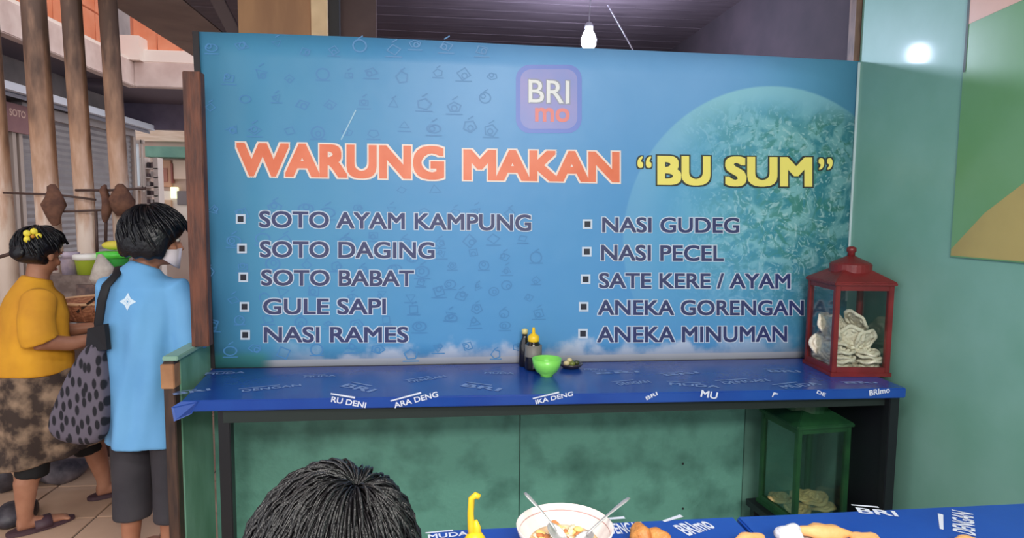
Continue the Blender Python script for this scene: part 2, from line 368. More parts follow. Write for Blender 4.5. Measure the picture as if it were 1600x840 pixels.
# doodle icons: thin printed outlines
dg_ = G()
def ringpts(c, pts, w):
    n = len(pts); o = [c+p*(1+w) for p in pts]; i_ = [c+p*(1-w) for p in pts]
    dg_.add(o+i_, [(k, (k+1) % n, n+(k+1) % n, n+k) for k in range(n)])
rnd = random.Random(3)
cells = [(335+46*a+(23 if b % 2 else 0), 74+43*b) for a in range(11) for b in range(12)] + [(650+46*a, 400+43*b) for a in range(5) for b in range(3)]
for k, (px, py) in enumerate(cells):
    px += rnd.uniform(-9, 9); py += rnd.uniform(-8, 8)
    if 212 < py < 295 or (px > 790 and py < 220): continue
    c = at(px, py, 1, BY-.0022-.000004*k); r = rnd.uniform(.020, .032); a0 = rnd.uniform(0, 6); n = rnd.choice((3, 4, 4, 5, 14)); sq = rnd.uniform(.6, 1)
    ringpts(c, [Vector((math.cos(a0+2*math.pi*i/n)*r, 0, math.sin(a0+2*math.pi*i/n)*r*sq)) for i in range(n)], .13)
    c2 = c+Vector((rnd.uniform(-.01, .01), -.0001, rnd.uniform(-.01, .01)))
    if rnd.random() < .7: ringpts(c2, [Vector((math.cos(2*math.pi*i/8)*r*.4, 0, math.sin(2*math.pi*i/8)*r*.4)) for i in range(8)], .25)
    if rnd.random() < .6: dg_.bar(c+Vector((-r*1.2, 0, -r)), c+Vector((r*1.2, 0, -r)), .005, .0002, side=(0, 1, 0))
    if rnd.random() < .4: dg_.bar(c+Vector((-r*.3, -.0002, r)), c+Vector((r*.5, -.0002, r*1.5)), .005, .0002, side=(0, 1, 0))
tag(dg_.build('icon_pattern', mat('print_icons', (68, 130, 184), .45), ban), kind='stuff')
for a, b in (((556, 172), (533, 218)), ((1435, 0), (0, 0))):
    if a[0] > 1300: continue
    G().bar(at(*a, 1, BY-.003), at(*b, 1, BY-.003), .005, .0005, side=(0, 1, 0)).build('scratch', mat('scratch', (150, 190, 214), .4), ban)

# ================================================================ COUNTER
ctr = empty('wall_counter', (0, 0, 0), 0, 'long blue vinyl covered counter below the menu banner', 'counter')
fl_, fr_ = at(283, 626, 2, ZC), at(1411, 606, 2, ZC)
fl_ = Vector((fl_.x, fl_.y, ZC)); fr_ = Vector((2.905, fr_.y, ZC))
th = .042
g = G(); tp = [(.0, -.01, ZC), (2.93, -.01, ZC), tuple(fr_), tuple(fl_)]
g.add([(x, y, ZC-th) for x, y, z in tp]+tp, [(3, 2, 1, 0), (4, 5, 6, 7), (0, 1, 5, 4), (1, 2, 6, 5), (2, 3, 7, 6), (3, 0, 4, 7)])
g.build('top', vinyl, ctr, bevel=.004)
for x, y in ((.2, -.46), (2.885, -.50), (2.885, -.06)):
    G().box((x-.022, y-.022, 0), (x+.022, y+.022, ZC-th)).build('leg', blackm, ctr, bevel=.003)
G().box((.2, -.49, ZC-th-.05), (2.88, -.46, ZC-th)).build('front_rail', mat('under_rail', (26, 38, 36), .6), ctr)
G().box((2.87, -.48, 0.0), (2.885, -.08, ZC-th-.004)).build('side_panel', blackm, ctr)
def sheet_corner():
    a = at(300, 640, 1, -.47); g = G()
    g.add([fl_+Vector((-.0, 0, -.002)), fl_+Vector((.06, -.004, -.002)), at(300, 646, 1, -.5), at(272, 658, 1, -.52), at(268, 636, 1, -.51)], [(0, 1, 2, 3, 4)])
    o = g.build('loose_corner', vinyl, ctr); o.modifiers.new('t', 'SOLIDIFY').thickness = .002
sheet_corner()
def stamp(s, cx_, cy_, L_, H_, ang, plane, val, m_, parent, wavy=True):
    """slogan strip printed on a plane: centre given by a sight line to the plane"""
    c = at(cx_, cy_, plane, val); a = math.radians(ang)
    if plane == 2: e1 = Vector((math.cos(a), math.sin(a), 0)); e2 = Vector((-math.sin(a), math.cos(a), 0)); up_ = Vector((0, 0, .0012))
    else: e1 = Vector((math.cos(a), 0, math.sin(a))); e2 = Vector((-math.sin(a), 0, math.cos(a))); up_ = Vector((0, -.0012, 0))
    c = c+up_
    q = [c-e1*L_/2+e2*H_/2, c+e1*L_/2+e2*H_/2, c+e1*L_/2-e2*H_/2, c-e1*L_/2-e2*H_/2]
    text3('slogan_print', s, q, m_, parent, .02)
    if wavy:
        p = c-e1*L_*.15+e2*H_*.95; g = G(); g.add([p-e1*L_*.4-e2*.003, p+e1*L_*.3-e2*.003, p+e1*L_*.3+e2*H_*.18, p-e1*L_*.4+e2*H_*.1], [(0, 1, 2, 3)]); g.build('slogan_print', m_, parent)
for a in (('BRI', 300, 612, .13, .03, 28), ('MUDA', 352, 583, .16, .03, 8), ('DENGAN', 425, 606, .22, .035, 18), ('BRI', 560, 606, .16, .05, -38), ('MUDA', 500, 588, .13, .025, 5), ('DENGAN', 668, 592, .17, .035, 28),
          ('BRI', 752, 605, .17, .045, -30), ('MUDA', 780, 583, .13, .03, -8), ('BRI', 965, 582, .2, .03, 5), ('DENGAN', 990, 598, .15, .04, 12), ('MUDA', 1085, 602, .2, .04, -18), ('BRI', 1065, 584, .17, .03, 12), ('DENGAN', 1165, 596, .22, .04, 8), ('BRI', 1225, 580, .14, .04, -6), ('MUDA', 1250, 602, .19, .045, 14), ('BRI', 1345, 598, .14, .02, -2), ('DENG', 930, 578, .1, .02, -10)):
    stamp(*a, 2, ZC, print_m, ctr)
for s, cx_, cy_, L_, H_, an in (('ARA DENG', 650, 624, .17, .022, 14), ('RU DENI', 545, 628, .13, .022, -12), ('IKA DENG', 866, 621, .15, .018, 12), ('BRI', 1018, 618, .05, .015, 25), ('MU', 1108, 616, .07, .028, -10), ('A', 1210, 615, .03, .014, 25), ('DE', 1283, 614, .04, .014, -22), ('BRImo', 1374, 611, .09, .024, 8)):
    yv = fl_.y+(fr_.y-fl_.y)*((cx_-283)/(1411-283))-.0005
    stamp(s, cx_, cy_, L_, H_, an, 1, yv, print_w, ctr, wavy=L_ > .1)

# ================================================================ LANTERN CASES
def lantern(name, label, base, rz, w, h, m_fr, m_gl, cat='display case'):
    t = empty(name, base, rz, label, cat)
    b = .022; hw = w/2
    G().box((-hw-.006, -hw-.006, 0), (hw+.006, hw+.006, .018)).build('base', m_fr, t, bevel=.002)
    for x in (-1, 1):
        for y in (-1, 1):
            G().box((x*hw-(b if x > 0 else 0), y*hw-(b if y > 0 else 0), .018), (x*hw+(b if x < 0 else 0), y*hw+(b if y < 0 else 0), h)).build('corner_post', m_fr, t, bevel=.002)
    for z0, z1 in ((.018, .04), (h-.022, h)):
        for k in range(4):
            G().box((-hw+b, -hw+.001, z0), (hw-b, -hw+b*.8, z1), RZ(k*math.pi/2)).build('frame_rail', m_fr, t)
    for k in range(4):
        G().box((-hw+b-.003, -hw+.008, .036), (hw-b+.003, -hw+.011, h-.02), RZ(k*math.pi/2)).build('glass_pane', m_gl, t)
    G().add([(x*hw*1.07, y*hw*1.07, z) for z in (h, h+.014) for x, y in ((-1,-1),(1,-1),(1,1),(-1,1))]+[(x*hw*.5, y*hw*.5, h+.062) for x, y in ((-1,-1),(1,-1),(1,1),(-1,1))],
            [(3,2,1,0),(0,1,5,4),(1,2,6,5),(2,3,7,6),(3,0,4,7),(4,5,9,8),(5,6,10,9),(6,7,11,10),(7,4,8,11),(8,9,10,11)]).build('roof', m_fr, t, bevel=.003)
    cap = G().lathe([(hw*.66, h+.045), (hw*.68, h+.05), (hw*.68, h+.085), (hw*.62, h+.092), (.03, h+.115), (.02, h+.12)], 28).build('lid', m_fr, t, smooth=False)
    G().lathe([(.017, h+.115), (.015, h+.135), (.021, h+.142), (.02, h+.158), (.008, h+.164)], 16).build('knob', m_fr, cap, smooth=True)
    return t
nc = at(1299, 588, 2, ZC); rc_ = at(1390, 590, 2, ZC)
w_ = .256; ang = math.atan2(rc_.y-nc.y, rc_.x-nc.x)
ang = -.10; cxy = Vector((nc.x, nc.y, 0)) + Vector((math.cos(ang), math.sin(ang), 0))*w_/2 + Vector((-math.sin(ang), math.cos(ang), 0))*w_/2
hh = .40
lc = lantern('lantern_display_case', 'red framed lantern shaped glass case of white crackers on the counter', (cxy.x, cxy.y, ZC), ang, w_, hh, redm, glass)
# crackers
crm = mat('cracker_white', (240, 232, 214), .75, (220, 208, 188), 40, bump=.6, bscale=90)
crm2 = mat('cracker_tan', (214, 184, 128), .7, (196, 160, 104), 30, bump=.5, bscale=80)
def cracker_mesh(r, seed):
    rn = random.Random(seed); g = G()
    for k in range(3):                                  # concentric squeezed coils
        rr = r*(.92-.32*k); n = 26
        pts = [Vector((math.cos(a)*rr*(1+.08*math.sin(3*a+k+seed)), math.sin(a)*rr*(1+.06*math.cos(4*a+seed)), .004*math.sin(5*a+k)+.003*k)) for a in (2*math.pi*i/n for i in range(n))]
        rs = []
        for i, p in enumerate(pts):
            t = (pts[(i+1) % n]-pts[i-1]).normalized(); u = Vector((0, 0, 1)); w2 = t.cross(u); q = r*.19
            rs.append([p+u*math.cos(2*math.pi*j/6)*q*.75+w2*math.sin(2*math.pi*j/6)*q for j in range(6)])
        rs.append(rs[0]); g.rings(rs, 6, False)
    g.ell((0, 0, .002), (r*.8, r*.8, r*.09), 14); g.ell((0, 0, .006), (r*.16, r*.16, r*.16), 8)
    return g.mesh('cracker')
cm = [cracker_mesh(.054, i) for i in range(3)]
for me in cm: me.materials.append(crm); me.polygons.foreach_set('use_smooth', [True]*len(me.polygons))
spots = []
rn = random.Random(5)
stack = [(-.055, -.055), (.06, -.058), (-.058, .058), (.058, .055)]
for k, (x, y) in enumerate(stack):                      # flat layers
    for j in range(4 if k != 2 else 6):
        spots.append((x+rn.uniform(-.004, .004), y+rn.uniform(-.004, .004), .034+j*.022, rn.uniform(-.12, .12), rn.uniform(-.12, .12)))
spots += [(-.085, -.02, .10, 0, 1.35), (-.088, .04, .11, 0, 1.4), (-.085, .03, .205, .1, 1.3), (-.08, -.045, .19, .2, 1.25), (.07, .03, .19, .9, .4), (.02, -.03, .235, .9, 0), (-.02, -.072, .165, 1.25, .15), (.045, -.07, .150, 1.1, -.45), (.0, .0, .165, .5, .2), (-.075, .03, .2, .2, 1.2), (-.03, .03, .2, 1.0, .3), (.05, .02, .14, .35, .3), (-.05, -.03, .135, .3, -.2)]
cr0 = None
for i, (x, y, z, rx, ry) in enumerate(spots):
    o = bpy.data.objects.new('cracker', cm[i % 3]); COL.objects.link(o)
    p = Vector((cxy.x, cxy.y, ZC)) + RZ(ang) @ Vector((x, y, z)); o.location = p; o.rotation_euler = (rx, ry, i*.9+ang)
    tag(o, 'white coiled rice cracker piled inside the red lantern case', 'cracker', 'white crackers in the red case')
# green case below the counter on a stool
gx = at(1245, 720, 1, -.40)
gstool = empty('low_stool', (2.66, -.27, 0), 0, 'dark low stool under the counter, carrying the green case', 'stool')
G().box((-.17, -.17, .17), (.17, .17, .2)).build('seat', blackm, gstool)
for x in (-.14, .14):
    for y in (-.14, .14): G().box((x-.015, y-.015, 0), (x+.015, y+.015, .17)).build('leg', blackm, gstool)
ga = .10; gw = .265
nc2 = at(1243, 760, 1, -.42); gc = Vector((nc2.x, -.42, 0)) + Vector((math.cos(ga), math.sin(ga), 0))*gw/2 + Vector((-math.sin(ga), math.cos(ga), 0))*gw/2
gstool.location = (gc.x, gc.y, 0); gstool.rotation_euler[2] = ga
topz = at(1243, 672, 1, -.42).z
gh = topz-.2
lantern('lantern_display_case', 'dark green framed glass cracker case under the counter by the wall', (gc.x, gc.y, .2), ga, gw, gh, greenm, glass_g)
for i, (x, y, z, rx) in enumerate(((-.06, -.06, .05, .1), (.06, -.06, .05, -.1), (.0, -.01, .075, .15), (-.07, .05, .05, 0), (.06, .06, .05, .1), (.03, -.05, .085, .25))):
    o = bpy.data.objects.new('cracker', cm[i % 3].copy()); o.data.materials.clear(); o.data.materials.append(crm2); COL.objects.link(o)
    o.location = Vector((gc.x, gc.y, .2)) + RZ(ga) @ Vector((x, y, z)); o.rotation_euler = (rx, 0, i)
    tag(o, 'golden brown cracker at the bottom of the green case', 'cracker', 'golden crackers in the green case')

# ================================================================ THINGS ON THE COUNTER
yel = mat('yellow_plastic', (240, 196, 40), .35)
sauce = mat('dark_sauce_bottle', (22, 18, 20), .12, spec=.7)
label_m = mat('bottle_label', (116, 112, 108), .5)
bp = at(833, 577, 2, ZC)
bt = empty('sauce_bottle', (bp.x, bp.y, ZC), 0, 'dark soy sauce bottle with yellow cap behind the green bowl', 'bottle')
G().lathe([(.030, 0), (.036, .003), (.038, .012), (.038, .085), (.036, .10), (.030, .118), (.014, .14), (.013, .146)], 24).build('body', sauce, bt, smooth=True)
G().lathe([(.0385, .062), (.0385, .112), (.031, .1135)], 24, caps=False).build('label', label_m, bt, smooth=True)
G().lathe([(.024, .128), (.026, .131), (.026, .150), (.019, .158), (.008, .165), (.006, .19), (.003, .192)], 20).build('cap', yel, bt, smooth=True)
b2 = empty('sauce_bottle', (bp.x-.03, bp.y+.068, ZC), 0, 'second dark sauce bottle half hidden behind the yellow capped one', 'bottle')
G().lathe([(.022, 0), (.026, .004), (.026, .10), (.012, .135), (.011, .15)], 20).build('body', sauce, b2, smooth=True)
G().lathe([(.014, .15), (.014, .17), (.004, .174)], 16).build('cap', mat('cream_cap', (222, 206, 140), .4), b2, smooth=True)
gb = at(854, 587, 2, ZC)
gbm = mat('lime_plastic', (132, 220, 96), .3, spec=.5)
go = G().lathe([(.018, 0), (.027, .0), (.027, .007), (.046, .022), (.058, .045), (.064, .078), (.061, .078), (.055, .047), (.043, .027), (.02, .013), (.001, .012)], 32).build('plastic_bowl', gbm, smooth=True)
go.location = (gb.x, gb.y+.0, ZC); tag(go, 'lime green plastic bowl on the counter', 'bowl')
dp = at(894, 577, 2, ZC)
do = G().lathe([(.02, 0), (.034, 0), (.05, .014), (.055, .022), (.05, .022), (.03, .008), (.001, .006)], 24).build('small_dish', mat('dark_dish', (52, 42, 50), .3), smooth=True)
do.location = (dp.x, dp.y+.03, ZC); tag(do, 'small dark dish of limes beside the green bowl', 'dish')
lm = [mat('lime_green', (120, 128, 60), .4), mat('lime_pale', (214, 196, 150), .5), mat('lime_dark', (70, 76, 44), .4)]
for i, (x, y, z, r) in enumerate(((-.022, -.008, .024, .015), (.004, -.012, .022, .014), (.026, .0, .024, .014), (.0, .018, .026, .015), (-.006, .003, .036, .013))):
    l = G().ell((0, 0, 0), (r, r*.9, r*.8), 14).build('lime_piece', lm[(1, 0, 2, 0, 1)[i]], smooth=True); l.location = (dp.x+x, dp.y+.03+y, ZC+z)
    tag(l, ('pale cut lime at the left of the dark dish', 'green lime in front in the dark dish', 'darkest lime at the right of the dark dish', 'green lime at the back of the dark dish', 'pale lime half on top of the others in the dish')[i], 'lime', 'limes in the dark dish')

# ================================================================ DINING TABLES (foreground)
TZ = .82
ta = empty('dining_table', (1.3, -1.8, 0), 0, 'blue vinyl covered table holding the soup bowl', 'table')
tb = empty('dining_table', (2.35, -1.8, 0), 0, 'blue vinyl covered table against the green wall', 'table')
yb = -1.50
s1 = at(1150, 808, 2, TZ).x
def ttop(par, x0, x1):
    ox, oy = par.location.x, par.location.y
    G().box((x0-ox, -2.08-oy, TZ-.03), (x1-ox, yb-oy, TZ)).build('top', vinyl2, par, bevel=.004)
    for x in (x0+(.24 if par is ta else .04), x1-.04):
        for y in (-2.04, yb-.05): G().box((x-.02-ox, y-.02-oy, 0), (x+.02-ox, y+.02-oy, TZ-.03)).build('leg', blackm, par)
x0 = at(672, 836, 2, TZ).x
ttop(ta, x0, s1-.004); ttop(tb, s1+.004, 2.985)
def stamp_on(par, *a):
    n0 = set(par.children); stamp(*a, par)
    for o in set(par.children)-n0:
        o.location = -par.location
for s, cx_, cy_, L_, H_, an, par in (('BRImo', 1085, 823, .085, .055, 22, ta), ('DENGAN', 978, 825, .09, .05, 2, ta), ('MUDA', 700, 836, .09, .02, 5, ta), ('BRI', 1370, 800, .09, .03, -18, tb), ('DENGAN', 1505, 816, .13, .045, 50, tb)):
    stamp_on(par, s, cx_, cy_, L_, H_, an, 2, TZ, print_w)

# bowl of soup
rb = (at(805, 812, 2, .9)+at(955, 812, 2, .9))/2
bc = Vector((at(880, 812, 2, .9).x, at(880, 818, 2, .9).y, TZ)); R_ = (at(955, 812, 2, .9)-at(805, 812, 2, .9)).length/2
bo = empty('soup_bowl', bc, 0, 'white ceramic bowl of soup with two spoons in it', 'bowl')
G().lathe([(.04, 0), (.045, 0), (.046, .01), (R_*.8, .04), (R_*.95, .06), (R_, .078), (R_*.975, .079), (R_*.92, .062), (R_*.74, .042), (.03, .02), (.001, .02)], 40).build('dish', whitem, bo, smooth=True)
G().lathe([(R_*.925, .0630), (R_*.925, .0665)], 40, caps=False).build('rim_line', mat('red_rim_line', (206, 160, 160), .4), bo)
G().lathe([(.001, .0409), (R_*.66, .041), (R_*.76, .0415), (R_*.76, .040)], 36, caps=False).build('broth', mat('broth', (214, 166, 110), .2, (232, 206, 170), 14), bo, smooth=True)
fm = [mat('rice', (240, 226, 196), .6, bump=.5, bscale=200), mat('soup_meat', (190, 108, 62), .5, (220, 150, 90), 20), mat('soup_greens', (150, 150, 60), .5), mat('soup_yellow', (238, 206, 130), .5)]
for k in range(4):
    g = G(); rn = random.Random(k+10)
    for _ in range(16):
        a = rn.uniform(0, 6.28); r = rn.uniform(0, R_*.6); s = rn.uniform(.007, .014)
        g.ell((r*math.cos(a), r*math.sin(a), .043+rn.uniform(0, .006)), (s, s*rn.uniform(.5, 1), s*.5), 8, Euler((rn.uniform(-.5, .5), rn.uniform(-.5, .5), a)).to_matrix())
    tag(g.build(('rice_grains', 'meat_pieces', 'green_leaf_pieces', 'noodle_pieces')[k], fm[k], bo, smooth=True), kind='stuff')
def spoon(tip, end, label, forked=False):
    tip = Vector(tip); end = Vector(end); d = (end-tip).normalized()
    o = empty('spoon', tip, 0, label, 'spoon')
    side = d.cross(Vector((0, 0, 1))).normalized(); up_ = side.cross(d)
    L_ = (end-tip).length
    pts = [d*(L_*t)+up_*(.004*math.sin(math.pi*t)) for t in (.22, .35, .5, .65, .8, .92, 1)]
    G().tube(pts, [(.0028, .002), (.0026, .002), (.003, .0016), (.004, .0014), (.0052, .0013), (.0058, .0012), (.004, .001)], 8, side=side).build('handle', steel, o, smooth=True)
    M = Matrix((side, d, up_)).transposed()
    g = G(); n = 16; rs = []
    for q, zz in ((1, 0), (.9, -.003), (.6, -.007), (.15, -.009)):
        rs.append([M @ Vector((.019*q*math.cos(2*math.pi*k/n), .028*q*math.sin(2*math.pi*k/n)+.025, zz)) for k in range(n)])
    g.rings(rs, n, False); g.f.append(tuple(3*n+k for k in range(n)))
    b = g.build('bowl', steel, o, smooth=True); b.modifiers.new('t', 'SOLIDIFY').thickness = .0012
    return o
spoon((bc.x-.005, bc.y-.035, TZ+.056), at(820, 769, 1, bc.y+.05), 'steel spoon leaning up and left out of the soup bowl')
spoon((bc.x+.01, bc.y-.05, TZ+.056), at(983, 777, 1, bc.y+.03), 'steel spoon leaning up and right out of the soup bowl')
# yellow squeeze bottle with a tall spout
yp = at(742, 840, 1, -1.66)
yo = empty('squeeze_bottle', (yp.x, -1.66, TZ), 0, 'yellow plastic sauce dispenser with tall bent spout left of the soup bowl', 'bottle')
zt = at(740, 772, 1, -1.66).z-TZ
zb = max(.02, at(742, 830, 1, -1.66).z-TZ)
G().lathe([(.024, 0), (.028, .003), (.028, zb*.6), (.022, zb*.8), (.012, zb)], 20).build('body', yel, yo, smooth=True)
G().tube([(-.006, 0, zb*.7), (-.008, 0, zb+.015), (-.009, 0, (zb+zt)/2), (-.007, 0, zt-.008), (.001, 0, zt-.002), (.009, 0, zt-.006)], [.008, .0072, .0066, .0068, .0072, .006], 12).build('spout', yel, yo, smooth=True)
G().tube([(.003, 0, zb*.7), (.004, 0, zb+.01), (.001, 0, zb+.024)], [.013, .008, .004], 12).build('trigger', yel, yo, smooth=True)
# fried food on plates at the bottom edge of the frame
fry = mat('fried_batter', (214, 150, 84), .5, (178, 104, 48), 25, bump=.6, bscale=60)
fry2 = mat('fried_tempeh', (236, 180, 120), .55, (222, 158, 96), 14, bump=.3, bscale=60)
def plate(x, y, r, label):
    o = G().lathe([(r*.55, 0), (r*.6, .0), (r*.9, .010), (r, .015), (r*.98, .017), (r*.6, .006), (.001, .006)], 36).build('plate', whitem, smooth=True)
    o.location = (x, y, TZ); tag(o, label, 'plate')
p1_ = at(1012, 838, 2, TZ+.02); plate(p1_.x+.02, p1_.y-.085, .085, 'white plate of fried fritters right of the soup bowl')
p2_ = at(1270, 838, 2, TZ+.02); plate(p2_.x-.02, p2_.y-.12, .14, 'white plate of fried snacks on the table by the wall')
def lump(name, px, py, r, m_, label, z=.03, seed=0, rz=0, cat='fritter', dy=0):
    rn = random.Random(seed); g = G()
    g.ell((0, 0, 0), r, 18)
    g.v = [tuple(Vector(v)*(1+.10*math.sin(v[0]*160+seed)+.08*math.sin(v[1]*190+v[2]*120+seed*2))) for v in g.v]
    o = g.build(name, m_, smooth=True); p = at(px, py, 2, TZ+z); o.location = (p.x, p.y-r[1]*.8+dy, TZ+z); o.rotation_euler[2] = rz
    tag(o, label, cat); return o
lump('fritter', 996, 827, (.026, .03, .022), fry, 'crisp brown fritter right beside the soup bowl', .028, 1, .2)
lump('fritter', 1024, 831, (.022, .028, .018), fry, 'smaller crisp brown fritter at the right of the fritter plate', .026, 2, .8)
lump('tofu_piece', 1165, 836, (.035, .025, .014), fry2, 'pale tan fried piece at the left of the snack plate', .022, 3, .1, 'fried snack')
lump('fried_banana', 1280, 824, (.058, .024, .017), fry2, 'large golden fried banana on the snack plate', .03, 4, -.25, 'fried snack')
lump('fried_banana', 1345, 837, (.04, .024, .014), fry2, 'pale fried banana end right of the golden one', .024, 5, -.2, 'fried snack')
lump('fried_banana', 1503, 841, (.035, .03, .012), fry2, 'orange fried piece furthest right at the table edge', .016, 8, -.1, 'fried snack')
tp_ = lump('crumpled_tissue', 1226, 828, (.03, .026, .024), mat('tissue', (206, 208, 222), .8, bump=.8, bscale=60), 'crumpled white tissue left of the golden fried banana', .03, 6, 0, 'tissue')

# ================================================================ ABOVE AND BEHIND THE BANNER
CE = 2.97
cl = empty('ceiling', (0, 0, 0), kind='structure')
XL = -1.27
G().box((XL, -5, CE+.02), (3.2, 4.7, CE+.08)).build('ceiling_deck', mat('ceiling_deck', (74, 64, 68), .8), cl)
G().box((XL, -5, CE), (3.0, -.3, CE+.02)).build('room_ceiling_board', mat('room_ceiling', (190, 186, 176), .7, (176, 172, 160), 4), cl)
pm = None
for j in range(24):
    y = -.28+j*.2
    if pm is None: o = G().box((0, 0, 0), (3.75, .1985, .02)).build('plank', darkwood, cl, bevel=.003); pm = o.data
    else: o = bpy.data.objects.new('plank', pm); COL.objects.link(o); o.parent = cl
    o.location = (-.72, y, CE-.0+random.uniform(-.003, .0))
for k in range(3):
    G().box((XL+.005, -.28+k*1.6, CE-.002), (-.73, 1.3+k*1.6, CE+.018)).build('board', ceilm, cl)
tag(G().box((-.9, 4.6, 0), (3.1, 4.7, CE)).build('wall_rear', mat('rear_wall', (88, 74, 82), .85, (70, 60, 68), 2)), kind='structure')
def bg_board(name, l, r, y, top, m_, label, cat, d=.03):
    a = at(l, 30, 1, y).x; b = at(r, 30, 1, y).x
    tag(G().box((a, y, 0), (b, y+d, top)).build(name, m_, bevel=.002), label, cat)
bg_board('plywood_sheet', 372, 486, .7, CE-.004, ply, 'tan plywood sheet behind the top left of the banner', 'board', .015)
bg_board('timber_post', 486, 511, .66, CE-.004, palewood, 'pale timber post behind the banner, right of the plywood', 'post', .05)
bg_board('timber_post', 514, 530, .7, CE-.004, mat('blackened', (44, 42, 44), .7), 'blackened thin post right beside the pale timber post', 'post', .05)
bg_board('wooden_board', 531, 588, 1.0, CE-.004, mat('brown_board', (104, 82, 80), .7, (90, 70, 70), 5), 'dull brown board behind the banner, right of the blackened post', 'board')
tag(G().bar(at(330, -20, 1, 1.0), at(372, 62, 1, 1.0), .07, .05, side=(0, 1, 0)).build('diagonal_brace', mat('brace', (78, 60, 60), .6), bevel=.003), 'dark diagonal roof brace above the top left corner of the banner', 'beam')
bg_board('wooden_board', 1140, 1194, 2.2, CE-.004, mat('red_brown_board', (92, 66, 64), .7, (78, 56, 56), 5), 'reddish brown board far behind the top right of the banner', 'board')
# bulb
bl = empty('light_bulb', BULB, 0, 'bare glowing white bulb hanging behind the top of the banner', 'lamp')
G().lathe([(.008, -.06), (.02, -.055), (.030, -.035), (.031, -.005), (.022, .022), (.016, .032)], 20).build('globe', mat('bulb_glow', (255, 255, 255), .4, emis=(215, 226, 255), estr=700), bl, smooth=True)
G().lathe([(.017, .032), (.018, .06), (.01, .075)], 16).build('socket', mat('socket', (170, 170, 180), .4), bl, smooth=True)
G().tube([(0, 0, .07), (.004, 0, .2), (-.002, 0, (CE-BULB.z)/1.2)], .003, 6).build('wire', mat('wire_grey', (150, 146, 160), .5), bl)
bl.scale = (1.45, 1.45, 1.2)
ca, cb = at(950, 8, 1, .8), at(992, 84, 1, .55)
tag(G().tube([ca, (ca+cb)/2+Vector((.004, 0, -.004)), cb], .0035, 6).build('cord', mat('white_cord', (196, 190, 210), .5)), 'thin pale cord slanting down beside the glowing bulb', 'cord')
# unseen lamp box added for the room fill light (above and behind the viewer)
rl = empty('fill_lamp', (1.2, -2.7, CE), 0, 'unseen white lamp box above the dining tables, added as room fill', 'lamp')
G().box((-.7, -.24, -.10), (.7, .24, 0)).build('housing', mat('lamp_housing', (230, 230, 230), .5), rl)
G().box((-.66, -.21, -.104), (.66, .21, -.10)).build('diffuser', mat('diffuser', (255, 255, 250), .5, emis=(255, 250, 240), estr=2), rl)

# ================================================================ OUTSIDE LEFT: poles, rods, shutters, canopy
def pole_material():
    """old timber: dark weathered head, tan middle, flaking whitewash at the foot"""
    M = bpy.data.materials.new('weathered_pole'); M.use_nodes = True; N = M.node_tree; B = N.nodes['Principled BSDF']; L = N.links.new; B.inputs['Roughness'].default_value = .7
    tc = N.nodes.new('ShaderNodeTexCoord'); sx = N.nodes.new('ShaderNodeSeparateXYZ'); L(tc.outputs['Object'], sx.inputs[0])
    mp = N.nodes.new('ShaderNodeMapping'); mp.inputs['Scale'].default_value = (9, 9, 2.2); L(tc.outputs['Object'], mp.inputs[0])
    n = N.nodes.new('ShaderNodeTexNoise'); n.inputs['Scale'].default_value = 2; n.inputs['Detail'].default_value = 6; L(mp.outputs[0], n.inputs['Vector'])
    a = N.nodes.new('ShaderNodeMath'); a.operation = 'MULTIPLY_ADD'; a.inputs[1].default_value = 1.6; L(n.outputs[0], a.inputs[0]); L(sx.outputs[2], a.inputs[2])
    r = N.nodes.new('ShaderNodeValToRGB'); q = N.nodes.new('ShaderNodeMapRange'); q.inputs[1].default_value = 0; q.inputs[2].default_value = 5; L(a.outputs[0], q.inputs[0]); L(q.outputs[0], r.inputs[0])
    el = r.color_ramp.elements; el[0].position = .44; el[0].color = (*lin((236, 214, 198)), 1); el[1].position = .69; el[1].color = (*lin((104, 80, 68)), 1)
    for p_, c_ in ((.49, (214, 176, 152)), (.56, (188, 146, 118)), (.63, (146, 112, 92))): e = el.new(p_); e.color = (*lin(c_), 1)
    b = N.nodes.new('ShaderNodeBump'); b.inputs['Strength'].default_value = .4; b.inputs['Distance'].default_value = .01; L(n.outputs[0], b.inputs['Height']); L(b.outputs[0], B.inputs['Normal'])
    L(r.outputs[0], B.inputs['Base Color']); return M
polem = pole_material()
PY = 1.5
plabels = ['dark steel pole cut by the left edge of the picture', 'thick weathered pole, second from the left edge', 'weathered pole, third from the left edge', 'weathered pole, rightmost of the row by the alley']
for i, ((ta_, ba_), w_px) in enumerate(zip((((-22, 0), (10, 400)), ((52, 0), (80, 400)), ((111, 0), (138, 400)), ((168, 0), (194, 400))), (27, 31, 26, 24))):
    T = at(*ta_, 1, PY); Bm = at(*ba_, 1, PY); r = w_px/2/226
    d = (T-Bm)/(T.z-Bm.z); foot = Bm+d*(0-Bm.z); mid = Bm+d*(at(0, 330 if i else 300, 1, PY).z-Bm.z); top_ = Bm+d*(3.6-Bm.z)
    o = empty('pole', foot, 0, plabels[i], 'pole', 'row of poles by the alley')
    G().tube([foot-foot, mid-foot, (mid+top_)/2-foot, top_-foot], [r*1.03, r, r, r], 20).build('shaft', polem, o, smooth=True)
rod = mat('rust_rod', (84, 62, 56), .6)
def rodf(pts, r, label, y=PY-.12, name='rod'):
    tag(G().tube([at(px, py, 1, y) for px, py in pts], r, 8).build(name, rod, smooth=True), label, 'rod')
rodf([(5, 301), (90, 304), (150, 312)], .007, 'thin horizontal rod across the two left poles')
rodf([(118, 297), (170, 297), (228, 294)], .008, 'thin horizontal rod across the two right poles')
rodf([(80, 331), (168, 328)], .007, 'lower short rod between the second and third poles')
rodf([(150, 330), (152, 400)], .009, 'thin upright rusty bar between the third and fourth poles')
rodf([(167, 298), (165, 380)], .010, 'second upright rusty bar beside the rightmost pole', PY-.1)
